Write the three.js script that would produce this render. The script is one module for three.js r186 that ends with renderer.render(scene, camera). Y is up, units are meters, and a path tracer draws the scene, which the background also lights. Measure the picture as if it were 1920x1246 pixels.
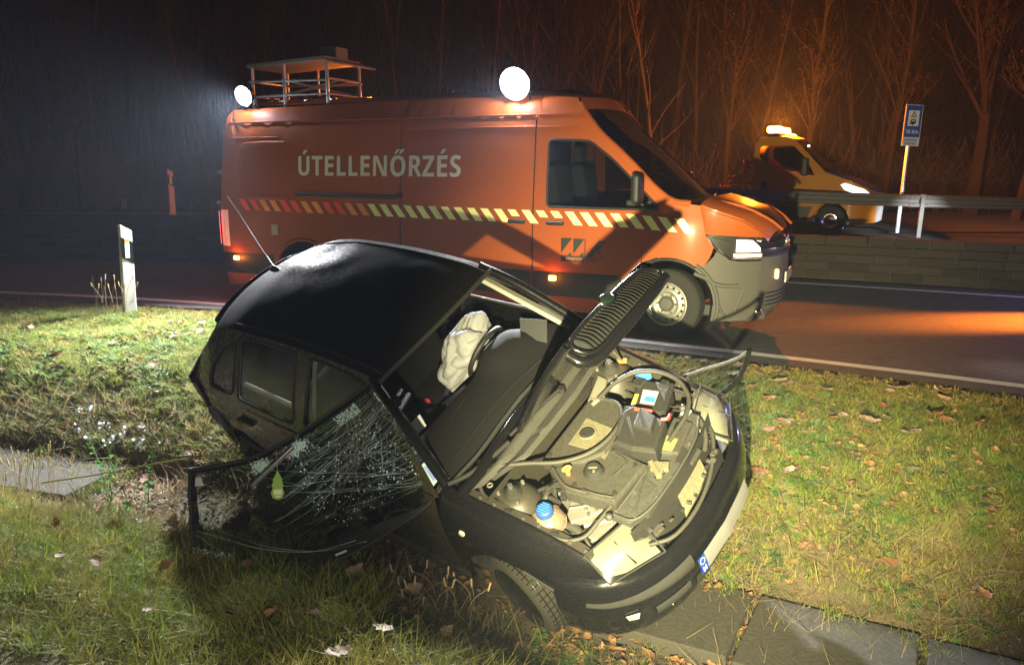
import * as THREE from 'three';
import { mergeGeometries, mergeVertices, toCreasedNormals } from 'three/addons/utils/BufferGeometryUtils.js';
import { RoundedBoxGeometry } from 'three/addons/geometries/RoundedBoxGeometry.js';
import { TessellateModifier } from 'three/addons/modifiers/TessellateModifier.js';
import { createNoise2D, createNoise3D } from 'simplex-noise';

// ---------- camera, sky, lights, exposure ----------
const scene = new THREE.Scene();
const camera = new THREE.PerspectiveCamera(45.66, 1024 / 664, 0.1, 400);
camera.position.set(0, 1.745, 0);
camera.rotation.x = -0.2116;
const renderer = new THREE.WebGLRenderer({ antialias: true });
renderer.toneMapping = THREE.LinearToneMapping;
renderer.toneMappingExposure = 1;
renderer.shadowMap.enabled = true;

const SKYCOL = [0.0012, 0.0011, 0.0018];
{
  const w = 64, h = 32, d = new Float32Array(w * h * 4);
  for (let y = 0; y < h; y++) for (let x = 0; x < w; x++) d.set([...SKYCOL, 1], (y * w + x) * 4);
  const t = new THREE.DataTexture(d, w, h, THREE.RGBAFormat, THREE.FloatType);
  t.mapping = THREE.EquirectangularReflectionMapping; t.magFilter = THREE.LinearFilter; t.needsUpdate = true;
  scene.background = t; scene.environment = t; scene.environmentIntensity = 0.3;
}
scene.fog = new THREE.FogExp2(new THREE.Color(0.66, 0.78, 1.0), 0.0011);
const moon = new THREE.DirectionalLight(new THREE.Color(1, 0.95, 0.9), 0.006);
moon.position.set(-20, 40, 25); moon.shadow.radius = 20; moon.castShadow = true; scene.add(moon);

const WHITE = [0.97, 0.98, 1.0], AMBER = [1.0, 0.22, 0.014], WARM = [1.0, 0.88, 0.45];
const I_HAND = 720, I_SPILL = 24, I_WORK_FRONT = 400, I_WORK_REAR = 650, I_BEACON = 500, I_TAIL = 1.0, I_SIDE = 1300, I_ROAD = 1500;
function shine(light, intensity, col, at, aim, radius = 1) {
  light.color.setRGB(...col); light.intensity = intensity; light.position.set(...at);
  light.castShadow = true; light.shadow.radius = radius;
  if (aim) { light.target.position.set(...aim); scene.add(light.target); }
  scene.add(light); return light;
}

// ---------- helpers ----------
const V = (...a) => new THREE.Vector3(...a);
let seed = 7;
const rnd = () => { seed = (seed + 0x6d2b79f5) | 0; let t = Math.imul(seed ^ (seed >>> 15), 1 | seed); t = (t + Math.imul(t ^ (t >>> 7), 61 | t)) ^ t; return ((t ^ (t >>> 14)) >>> 0) / 4294967296; };
const rr = (a, b) => a + (b - a) * rnd();
const pick = (a) => a[Math.floor(rnd() * a.length)];
const n2 = createNoise2D(rnd), n3 = createNoise3D(rnd);
const fbm = (x, y, o = 4) => { let s = 0, a = 0.5; for (let i = 0; i < o; i++) { s += a * n2(x, y); x = x * 2.03 + 7.1; y = y * 2.03 - 3.7; a *= 0.5; } return s; };
const lerp = (a, b, t) => a + (b - a) * t, clamp = (x, a = 0, b = 1) => Math.min(b, Math.max(a, x));
const smooth = (a, b, x) => { const t = clamp((x - a) / (b - a)); return t * t * (3 - 2 * t); };
function pw(x, xs, ys) { // piecewise linear
  if (x <= xs[0]) return ys[0];
  for (let i = 1; i < xs.length; i++) if (x <= xs[i]) return lerp(ys[i - 1], ys[i], (x - xs[i - 1]) / (xs[i] - xs[i - 1]));
  return ys[ys.length - 1];
}
function pws(x, xs, ys) { // smooth (monotone-ish) version
  if (x <= xs[0]) return ys[0];
  const n = xs.length;
  for (let i = 1; i < n; i++) if (x <= xs[i]) {
    const h = xs[i] - xs[i - 1], t = (x - xs[i - 1]) / h;
    const sl = (k) => (k <= 0 ? (ys[1] - ys[0]) / (xs[1] - xs[0]) : k >= n - 1 ? (ys[n - 1] - ys[n - 2]) / (xs[n - 1] - xs[n - 2]) : (ys[k + 1] - ys[k - 1]) / (xs[k + 1] - xs[k - 1]));
    const m0 = sl(i - 1) * h, m1 = sl(i) * h, t2 = t * t, t3 = t2 * t;
    return (2 * t3 - 3 * t2 + 1) * ys[i - 1] + (t3 - 2 * t2 + t) * m0 + (-2 * t3 + 3 * t2) * ys[i] + (t3 - t2) * m1;
  }
  return ys[n - 1];
}
const names = new Map();
function numbered(n) { const k = names.get(n) ?? 0; names.set(n, k + 1); return k ? n + '_' + String(k).padStart(3, '0') : n; }
function tag(o, label, category, group, kind) { o.userData = {}; if (label) o.userData.label = label; if (category) o.userData.category = category; if (group) o.userData.group = group; if (kind) o.userData.kind = kind; return o; }
function shadows(o) { o.traverse((m) => { if (m.isMesh) { m.castShadow = true; m.receiveShadow = true; } }); return o; }
function thing(name, label, category, group, pos = [0, 0, 0], ry = 0) {
  const g = new THREE.Group(); g.name = numbered(name); g.position.set(...pos); g.rotation.y = ry; tag(g, label, category, group); scene.add(g); return g;
}
function merge(gs) {
  gs = (Array.isArray(gs) ? gs : [gs]).map((g) => { let q = g.index ? g.toNonIndexed() : g; if (!q.attributes.normal) q.computeVertexNormals(); const r = new THREE.BufferGeometry(); r.setAttribute('position', q.attributes.position); r.setAttribute('normal', q.attributes.normal); r.setAttribute('uv', q.attributes.uv ?? new THREE.BufferAttribute(new Float32Array(q.attributes.position.count * 2), 2)); return r; });
  return gs.length === 1 ? gs[0] : mergeGeometries(gs);
}
function part(parent, name, gs, material, label) {
  const m = new THREE.Mesh(gs.isBufferGeometry ? gs : merge(gs), material); m.name = name; m.castShadow = m.receiveShadow = true;
  if (label) m.userData.label = label;
  parent.add(m); return m;
}
function solo(name, gs, material, label, category, group) { const m = part(scene, numbered(name), gs, material); tag(m, label, category, group); return m; }
function struct(name, gs, material) { const m = part(scene, numbered(name), gs, material); m.userData.kind = 'structure'; return m; }
const at = (g, x, y, z, rx = 0, ry = 0, rz = 0, s = 1) => g.applyMatrix4(new THREE.Matrix4().compose(V(x, y, z), new THREE.Quaternion().setFromEuler(new THREE.Euler(rx, ry, rz)), Array.isArray(s) ? V(...s) : V(s, s, s)));
const rbox = (w, h, d, r = 0.01, seg = 2) => new RoundedBoxGeometry(w, h, d, seg, Math.min(r, w / 2.01, h / 2.01, d / 2.01));
const cyl = (r0, r1, h, n = 20, open = false) => new THREE.CylinderGeometry(r0, r1, h, n, 1, open);
const lathe = (pts, n = 32) => new THREE.LatheGeometry(pts.map((p) => new THREE.Vector2(p[0], p[1])), n);
const tube = (pts, r = 0.01, seg = 0, rad = 8, closed = false) => new THREE.TubeGeometry(new THREE.CatmullRomCurve3(pts.map((p) => (p.isVector3 ? p : V(...p))), closed, 'centripetal'), seg || pts.length * 6, r, rad, closed);
function rod(a, b, r = 0.01, r2 = r, n = 8) { // straight capped rod
  const A = a.isVector3 ? a : V(...a), B = b.isVector3 ? b : V(...b), d = B.clone().sub(A), g = cyl(r2, r, d.length(), n);
  return g.applyMatrix4(new THREE.Matrix4().compose(A.clone().add(B).multiplyScalar(0.5), new THREE.Quaternion().setFromUnitVectors(V(0, 1, 0), d.clone().normalize()), V(1, 1, 1)));
}
// surface through a grid of points; rows[i][j] = [x,y,z]
function grid(rows, uvs) {
  const n = rows.length, m = rows[0].length, p = new Float32Array(n * m * 3), uv = new Float32Array(n * m * 2), ix = [];
  rows.forEach((r, i) => r.forEach((q, j) => { p.set(q.isVector3 ? [q.x, q.y, q.z] : q, (i * m + j) * 3); uv.set(uvs ? uvs(i, j) : [j / (m - 1), i / (n - 1)], (i * m + j) * 2); }));
  for (let i = 0; i < n - 1; i++) for (let j = 0; j < m - 1; j++) { const a = i * m + j, b = a + 1, c = a + m, d = c + 1; ix.push(a, c, b, b, c, d); }
  const g = new THREE.BufferGeometry(); g.setAttribute('position', new THREE.BufferAttribute(p, 3)); g.setAttribute('uv', new THREE.BufferAttribute(uv, 2)); g.setIndex(ix); g.computeVertexNormals(); return g;
}
const surf = (nu, nv, f) => grid(Array.from({ length: nv + 1 }, (_, i) => Array.from({ length: nu + 1 }, (_, j) => f(j / nu, i / nv))));
// flat polygon in space, extruded by depth against its normal (towards -normal), with bevel
function prism(pts, depth = 0.02, bevel = 0.004, normal) {
  const P = pts.map((p) => V(...p)), c = P.reduce((s, p) => s.add(p), V(0, 0, 0)).multiplyScalar(1 / P.length), n = V(0, 0, 0);
  P.forEach((p, i) => n.add(p.clone().sub(c).cross(P[(i + 1) % P.length].clone().sub(c))));
  n.normalize(); if (normal && n.dot(V(...normal)) < 0) n.negate();
  const e = P[1].clone().sub(P[0]); e.addScaledVector(n, -e.dot(n)).normalize(); const f = n.clone().cross(e);
  const s = new THREE.Shape(P.map((p) => { const d = p.clone().sub(c); return new THREE.Vector2(d.dot(e), d.dot(f)); }));
  const g = new THREE.ExtrudeGeometry(s, { depth: Math.max(depth - 2 * bevel, 1e-4), bevelEnabled: bevel > 0, bevelThickness: bevel, bevelSize: bevel, bevelOffset: -bevel, bevelSegments: 2 });
  g.translate(0, 0, -depth + bevel);
  return g.applyMatrix4(new THREE.Matrix4().makeBasis(e, f, n).setPosition(c));
}
const poly2 = (pts) => { const s = new THREE.Shape(); pts.forEach((p, i) => (i ? s.lineTo(p[0], p[1]) : s.moveTo(p[0], p[1]))); s.closePath(); return s; };
function roundPoly(pts, r) { // polygon with rounded corners -> list of points
  const out = [], n = pts.length;
  for (let i = 0; i < n; i++) {
    const a = new THREE.Vector2(...pts[(i + n - 1) % n]), b = new THREE.Vector2(...pts[i]), c = new THREE.Vector2(...pts[(i + 1) % n]);
    const d1 = a.clone().sub(b), d2 = c.clone().sub(b), k = Math.min(r, d1.length() * 0.45, d2.length() * 0.45);
    d1.setLength(k).add(b); d2.setLength(k).add(b);
    for (let t = 0; t <= 1.001; t += 0.25) out.push([(1 - t) ** 2 * d1.x + 2 * t * (1 - t) * b.x + t * t * d2.x, (1 - t) ** 2 * d1.y + 2 * t * (1 - t) * b.y + t * t * d2.y]);
  }
  return out;
}
const tess = new TessellateModifier(0.09, 7);
// a sheet cut from a flat outline (X, Y) with holes, then bent by place(x, y) -> [x, y, z]
function sheet(outline, holes, place, edge = 0.09) {
  const s = poly2(outline); holes.forEach((h) => s.holes.push(new THREE.Path(h.map((p) => new THREE.Vector2(...p)))));
  let g = new THREE.ShapeGeometry(s).toNonIndexed(); tess.maxEdgeLength = edge;
  g = tess.modify(g); g.deleteAttribute('normal'); g.deleteAttribute('uv');
  const p = g.attributes.position, uv = new Float32Array(p.count * 2);
  for (let i = 0; i < p.count; i++) { const x = p.getX(i), y = p.getY(i); uv.set([x, y], i * 2); p.setXYZ(i, ...place(x, y)); }
  g = mergeVertices(g, 1e-4); g.computeVertexNormals();
  const q = g.attributes.position, u = new Float32Array(q.count * 2); for (let i = 0; i < q.count; i++) u.set([q.getX(i), q.getY(i)], i * 2);
  g.setAttribute('uv', new THREE.BufferAttribute(u, 2)); return g;
}
// strip of a given width along a polyline bent by place: for window rubbers and trims
const band = (pts, r, place, rad = 6, closed = true) => tube(pts.map(([x, y]) => place(x, y)), r, pts.length * 4, rad, closed);

// ---------- textures & materials ----------
function noiseTex(size, f, srgb = false, rep = [1, 1]) {
  const d = new Uint8Array(size * size * 4);
  for (let y = 0; y < size; y++) for (let x = 0; x < size; x++) { const c = f(x / size, y / size); d.set([clamp(c[0]) * 255, clamp(c[1]) * 255, clamp(c[2]) * 255, 255], (y * size + x) * 4); }
  const t = new THREE.DataTexture(d, size, size); t.wrapS = t.wrapT = THREE.RepeatWrapping; t.magFilter = THREE.LinearFilter; t.repeat.set(...rep); if (srgb) t.colorSpace = THREE.SRGBColorSpace; t.needsUpdate = true; return t;
}
// tileable noise on a torus
const tn = (u, v, s) => { const a = u * Math.PI * 2, b = v * Math.PI * 2; return n3(Math.cos(a) * s + 3.1 * Math.cos(b) * s * 0.31, Math.sin(a) * s + Math.cos(b) * s, Math.sin(b) * s); };
const grain = noiseTex(256, (u, v) => { const k = 0.5 + 0.22 * tn(u, v, 2) + 0.18 * tn(u, v, 7) + 0.25 * (rnd() - 0.5); return [k, k, k]; });
const fine = noiseTex(256, () => { const k = rnd(); return [k, k, k]; });
const dust = noiseTex(256, (u, v) => { const k = 0.42 + 0.25 * tn(u, v, 1.5) + 0.2 * tn(u, v, 5) + 0.16 * (rnd() - 0.5); return [k, k, k]; });
const wear = noiseTex(256, (u, v) => { const k = 0.8 + 0.1 * tn(u, v, 2) + 0.1 * tn(u, v, 6) + 0.12 * (rnd() - 0.5) - 0.25 * smooth(0.35, 0.6, tn(u, v, 4)); return [k, k * 0.985, k * 0.95]; });
const rep = (t, x, y = x) => { const c = t.clone(); c.repeat.set(x, y); c.needsUpdate = true; return c; };
const C = (r, g, b) => new THREE.Color().setRGB(r, g, b);
const std = (c, rough = 0.6, o = {}) => new THREE.MeshStandardMaterial({ color: C(...c), roughness: rough, ...o });
const phys = (c, rough, o = {}) => new THREE.MeshPhysicalMaterial({ color: C(...c), roughness: rough, ...o });
const glow = (c, k) => { const m = std([0.8, 0.8, 0.8], 0.4); m.emissive = C(...c); m.emissiveIntensity = k; return m; };
const DS = { side: THREE.DoubleSide };
const M = {
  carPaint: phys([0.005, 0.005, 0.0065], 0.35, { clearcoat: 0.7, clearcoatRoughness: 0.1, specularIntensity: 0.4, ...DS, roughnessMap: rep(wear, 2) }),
  carRoof: phys([0.008, 0.008, 0.0095], 0.9, { clearcoat: 0.04, clearcoatRoughness: 0.16, specularIntensity: 0.06, ...DS, roughnessMap: rep(wear, 3) }),
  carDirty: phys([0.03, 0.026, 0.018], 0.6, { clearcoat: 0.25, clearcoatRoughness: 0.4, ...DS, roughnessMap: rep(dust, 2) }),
  blackPlastic: std([0.011, 0.011, 0.012], 0.55, { bumpMap: rep(fine, 3), bumpScale: 0.0006, ...DS }),
  greyPlastic: std([0.052, 0.053, 0.05], 0.6, { map: rep(wear, 2), bumpMap: rep(fine, 4), bumpScale: 0.0005, ...DS }),
  engPlastic: std([0.05, 0.049, 0.043], 0.55, { map: rep(wear, 2.5), bumpMap: rep(fine, 5), bumpScale: 0.0005, ...DS }),
  engDark: std([0.016, 0.016, 0.015], 0.65, { bumpMap: rep(grain, 6), bumpScale: 0.002, ...DS }),
  bayMetal: std([0.045, 0.042, 0.034], 0.5, { map: rep(wear, 3), ...DS }),
  rubber: std([0.016, 0.016, 0.015], 0.75, { bumpMap: rep(fine, 6), bumpScale: 0.0006, ...DS }),
  tyreDusty: std([0.034, 0.031, 0.024], 0.95, { map: rep(wear, 3), bumpMap: rep(grain, 6), bumpScale: 0.004 }),
  tyre: std([0.017, 0.0165, 0.015], 0.85, { bumpMap: rep(grain, 4), bumpScale: 0.002 }),
  alu: std([0.2, 0.195, 0.175], 0.55, { metalness: 0.5, bumpMap: rep(grain, 8), bumpScale: 0.001 }),
  chrome: std([0.75, 0.76, 0.78], 0.18, { metalness: 1 }),
  steel: std([0.3, 0.3, 0.3], 0.45, { metalness: 0.8, roughnessMap: rep(grain, 2) }),
  beige: std([0.15, 0.138, 0.095], 0.6, { map: rep(wear, 3) }),
  cream: std([0.24, 0.23, 0.2], 0.75, { bumpMap: rep(fine, 8), bumpScale: 0.0005, ...DS }),
  white: std([0.36, 0.36, 0.35], 0.5),
  cloth: std([0.27, 0.28, 0.3], 0.95, { bumpMap: rep(fine, 12), bumpScale: 0.0008, ...DS }),
  fabric: phys([0.008, 0.008, 0.009], 0.85, { bumpMap: rep(fine, 10), bumpScale: 0.001, specularIntensity: 0.4, ...DS }),
  red: std([0.5, 0.05, 0.03], 0.5), blue: std([0.04, 0.16, 0.5], 0.45), orangeClip: std([0.7, 0.2, 0.03], 0.5),
  headLens: phys([0.97, 0.97, 0.95], 0.22, { transmission: 1, thickness: 0, ior: 1.5 }),
  reflector: std([0.15, 0.15, 0.125], 0.7, { bumpMap: rep(fine, 1), bumpScale: 0.002 }),
  carGlass: phys([0.55, 0.6, 0.56], 0.05, { transmission: 1, thickness: 0, ior: 1.5, ...DS }),
  darkGlass: phys([0.32, 0.36, 0.36], 0.06, { transmission: 1, thickness: 0, ior: 1.5, ...DS }),
  screenGlass: phys([0.6, 0.68, 0.64], 0.04, { transmission: 1, thickness: 0, ior: 1.52, ...DS }),
  frit: std([0.008, 0.008, 0.008], 0.25, DS),
  vanPaint: phys([0.3, 0.066, 0.0115], 0.55, { clearcoat: 0.06, clearcoatRoughness: 0.2, specularIntensity: 0.35, ...DS }),
  vanPlastic: std([0.07, 0.068, 0.062], 0.65, { bumpMap: rep(fine, 5), bumpScale: 0.0006, ...DS }),
  vanBlack: std([0.007, 0.007, 0.0075], 0.55, DS),
  seam: std([0.03, 0.012, 0.008], 0.8),
  yellowPaint: phys([0.34, 0.125, 0.0], 0.5, { clearcoat: 0.1, clearcoatRoughness: 0.2, specularIntensity: 0.4, ...DS }),
  bluePaint: phys([0.05, 0.06, 0.3], 0.4, { clearcoat: 0.6, clearcoatRoughness: 0.2, ...DS }),
  galv: std([0.15, 0.145, 0.135], 0.7, { metalness: 0.3, map: rep(wear, 1), ...DS }),
  wood: std([0.019, 0.0155, 0.012], 0.95), woodPale: std([0.029, 0.0235, 0.0175], 0.95), woodDark: std([0.014, 0.0115, 0.009], 0.95),
};
function canvasTex(w, h, draw) { const c = document.createElement('canvas'); c.width = w; c.height = h; draw(c.getContext('2d'), w, h); const t = new THREE.CanvasTexture(c); t.colorSpace = THREE.SRGBColorSpace; return t; }
const decalMat = (tex, rough = 0.45) => { const m = std([1, 1, 1], rough, { map: tex, alphaTest: 0.5, transparent: false, ...DS }); return m; };

// ---------- ground, road, ditch ----------
const zNear = (x) => { const k = clamp(x, -9, 7); return 0.019 * k * k + 0.476 * k - 8.335 + (x - k) * (0.038 * k + 0.476); };   // centre of the near edge line
const zFar = (x) => { const k = clamp(x, -12, 11); return 0.015 * k * k + 0.334 * k - 13.296 + (x - k) * (0.03 * k + 0.334); };      // centre of the far edge line
const zWall = (x) => zFar(x) - 1.05;
const PT = [-2, 0, 0.3, 1.0, 1.8, 2.3, 2.8, 3.05, 3.6, 3.9, 4.4, 5.0, 6, 8, 12, 30], PY = [-0.04, -0.04, -0.035, -0.06, -0.13, -0.27, -0.6, -0.75, -0.8, -0.74, -0.53, -0.38, -0.26, -0.14, -0.05, 0];
const tOf = (x, z) => (z - zNear(x)) * 0.9;
function groundY(x, z) {
  let t = tOf(x, z); if (t > 3.6) t = Math.max(3.6, t - 0.75 * smooth(-0.8, 0.5, x) * smooth(3.6, 3.9, t));
  if (t < 0) { const f = zFar(x); return z > f - 0.5 ? -0.04 : -0.02 + 0.04 * fbm(x * 0.4, z * 0.4) * smooth(0.5, 2, f - z); }
  const rough = smooth(0.3, 1.2, t), floor = smooth(2.9, 3.1, t) * (1 - smooth(3.65, 3.85, t));
  const slabs = smooth(2.9, 2.96, t) * (1 - smooth(3.84, 3.9, t));
  return pws(t, PT, PY) - 0.06 * slabs + rough * (1 - 0.8 * floor) * (0.05 * fbm(x * 0.9, z * 0.9, 3) + 0.022 * fbm(x * 5, z * 5, 2));
}
{
  const ax = [], az = [];
  for (let x = -150; x < -9; x += x < -30 ? 15 : 1.5) ax.push(x);
  for (let x = -9; x < 6.5; x += 0.055) ax.push(x);
  for (let x = 6.5; x <= 150; x += x > 30 ? 15 : 1.5) ax.push(x);
  for (let z = -150; z < -30; z += 10) az.push(z);
  for (let z = -30; z < -11.5; z += 0.7) az.push(z);
  for (let z = -11.5; z < -2.2; z += 0.055) az.push(z);
  for (let z = -2.2; z <= 30; z += 1.2) az.push(z);
  const g = grid(az.map((z) => ax.map((x) => [x, groundY(x, z), z])), (i, j) => [ax[j], az[i]]);
  const p = g.attributes.position, col = new Float32Array(p.count * 3);
  for (let i = 0; i < p.count; i++) {
    const x = p.getX(i), z = p.getZ(i), t = tOf(x, z), a = 0.5 + 0.5 * fbm(x * 1.3, z * 1.3), b = 0.5 + 0.5 * fbm(x * 6 + 40, z * 6), k = smooth(2.2, 3.0, t) * (1 - smooth(4.0, 4.6, t));
    let c = [lerp(0.09, 0.15, b), lerp(0.095, 0.125, a), lerp(0.03, 0.045, b)];
    const bare = smooth(0.62, 0.8, 0.5 + 0.5 * fbm(x * 2.2 - 9, z * 2.2 + 5)); c = c.map((v, n) => lerp(v, [0.075, 0.055, 0.035][n], Math.max(bare * 0.8, k * 0.8)));
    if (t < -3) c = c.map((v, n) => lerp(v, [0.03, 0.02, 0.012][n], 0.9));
    const w = 0.75 + 0.5 * rnd(); col.set(c.map((v) => v * w), i * 3);
  }
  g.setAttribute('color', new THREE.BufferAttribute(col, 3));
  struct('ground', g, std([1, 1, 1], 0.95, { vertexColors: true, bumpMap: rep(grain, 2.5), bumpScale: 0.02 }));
}
function ribbon(x0, x1, n, za, zb, y, m = 1) { const rows = []; for (let j = 0; j <= m; j++) rows.push(Array.from({ length: n + 1 }, (_, i) => { const x = lerp(x0, x1, i / n), z = lerp(za(x), zb(x), j / m); return [x, typeof y === 'function' ? y(x, j / m) : y, z]; })); return grid(rows, (i, j) => [rows[i][j][0], rows[i][j][2]]); }
const asphaltTex = noiseTex(512, (u, v) => { const s = rnd(), k = 0.3 + 0.1 * tn(u, v, 2) + 0.1 * tn(u, v, 6) + (s > 0.93 ? 0.35 : 0.18 * s); return [k, k * 0.98, k * 0.95]; });
const asphalt = std([0.15, 0.146, 0.14], 0.78, { map: rep(asphaltTex, 0.7), bumpMap: rep(asphaltTex, 0.7), bumpScale: 0.006 });
struct('road', [ribbon(-60, 40, 220, (x) => zFar(x) - 0.45, (x) => zNear(x) + 0.34 + 0.05 * n2(x * 1.7, 3), 0)], asphalt);
const lineTex = noiseTex(256, (u, v) => { const k = 0.74 + 0.12 * tn(u, v, 4) + 0.16 * (rnd() - 0.5); return [k, k, k]; });
const linePaint = std([0.8, 0.79, 0.74], 0.6, { map: rep(lineTex, 3), bumpMap: rep(grain, 8), bumpScale: 0.002 });
struct('edge_line', ribbon(-60, 40, 220, (x) => zNear(x) - 0.075, (x) => zNear(x) + 0.075, 0.004), linePaint);
struct('edge_line', ribbon(-60, 40, 220, (x) => zFar(x) - 0.07, (x) => zFar(x) + 0.07, 0.004), linePaint);
struct('main_road', ribbon(-90, 90, 120, () => -28.5, () => -20.2, 0.03), asphalt);

// concrete channel slabs in the ditch bed, each its own piece
{
  const tex = noiseTex(256, (u, v) => { const k = 0.55 + 0.14 * tn(u, v, 2) + 0.14 * tn(u, v, 7) + 0.22 * (rnd() - 0.5), g = clamp(tn(u, v, 3) * 2) * 0.2; return [k - g * 0.6, k - g * 0.3, k - g]; });
  const mats = [0.1, 0.086, 0.108].map((k) => std([k, k * 0.93, k * 0.74], 0.9, { map: rep(asphaltTex, 1.6), bumpMap: rep(asphaltTex, 1.6), bumpScale: 0.004 }));
  const bed = new THREE.Group(); bed.name = 'ditch_lining'; bed.userData.kind = 'structure'; scene.add(bed);
  const mossy = [[0.085, 0.075, 0.045], [0.07, 0.064, 0.042]].map((c) => std(c, 0.95, { map: rep(asphaltTex, 1.3), bumpMap: rep(grain, 2), bumpScale: 0.006 }));
  const slabG = [0, 1, 2].map((k) => { const g = rbox(0.84, 0.1, 0.72, 0.012, 2), p = g.attributes.position; for (let i = 0; i < p.count; i++) p.setY(i, p.getY(i) + 0.004 * n2(p.getX(i) * 6 + k * 20, p.getZ(i) * 6)); g.computeVertexNormals(); return g; });
  const lay = (i, x, t, y, tilt) => { const sl = -Math.atan(0.038 * clamp(x, -9, 7) + 0.476), m = part(bed, 'slab', slabG[i % 3], x < 0 ? mossy[i % 2] : mats[i % 3]); m.position.set(x, y - 0.05 + rr(-0.012, 0.012), zNear(x) + t / 0.9); m.rotation.order = 'YXZ'; m.rotation.set(tilt + rr(-0.02, 0.02), sl + rr(-0.02, 0.02), rr(-0.02, 0.02)); };
  for (let i = 0; i < 16; i++) { const x = -7.6 + i * 0.772; if (x < -3.1 || x > 0.5) lay(i, x, x < 0 ? 3.32 : 3.4, x < 0 ? -0.765 : -0.735, 0); if (x < -3.9) lay(i + 1, x + 0.2, 2.7, -0.6, 0.5); if (x > 1.05) lay(i + 2, x - 0.1, 4.1, -0.725, -0.03); }
}

// low wall of stone blocks beyond the road
{
  const w = thing('stone_wall', 'low wall of dark stone blocks along the far side of the road', 'wall');
  const tex = noiseTex(128, (u, v) => { const k = 0.55 + 0.2 * tn(u, v, 2) + 0.16 * tn(u, v, 6) + 0.2 * (rnd() - 0.5); return [k, k * 0.97, k * 0.92]; });
  const mats = [[0.068, 0.056, 0.04], [0.085, 0.07, 0.05], [0.052, 0.045, 0.034], [0.075, 0.06, 0.04]].map((c) => std(c, 0.92, { map: rep(tex, 2), bumpMap: rep(grain, 3), bumpScale: 0.01 }));
  const shapes = [0.46, 0.6, 0.38].map((l) => { const g = rbox(l - 0.014, 0.118, 0.3, 0.014, 1), p = g.attributes.position; for (let i = 0; i < p.count; i++) p.setZ(i, p.getZ(i) + 0.014 * n3(p.getX(i) * 9 + l * 50, p.getY(i) * 14, p.getZ(i) * 3)); g.computeVertexNormals(); return [l, g]; });
  for (let row = 0; row < 5; row++) {
    let x = -13 + row * 0.21;
    while (x < 10.5) {
      const [l, g] = pick(shapes), c = x + l / 2, sl = Math.atan(0.03 * clamp(c, -12, 11) + 0.334), visible = c > 3.2 || c < -4.9;
      const dx = l * Math.cos(sl);
      if (visible) { const m = part(w, 'stone_block', g, pick(mats)); m.position.set(x + dx / 2, 0.055 + row * 0.128 + (c < 0 ? 0.1 : 0) , zWall(x + dx / 2) + rr(-0.012, 0.012) - row * 0.01); m.rotation.set(rr(-0.02, 0.02), -sl + rr(-0.008, 0.008), rr(-0.006, 0.006)); }
      x += dx;
    }
  }
  part(w, 'mortar_core', ribbon(-13, 10.5, 60, (x) => zWall(x) - 0.15, (x) => zWall(x) + 0.115, (x, v) => (v > 0.99 ? -0.05 : 0.55), 3), std([0.05, 0.045, 0.04], 0.95, DS));
}

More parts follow.
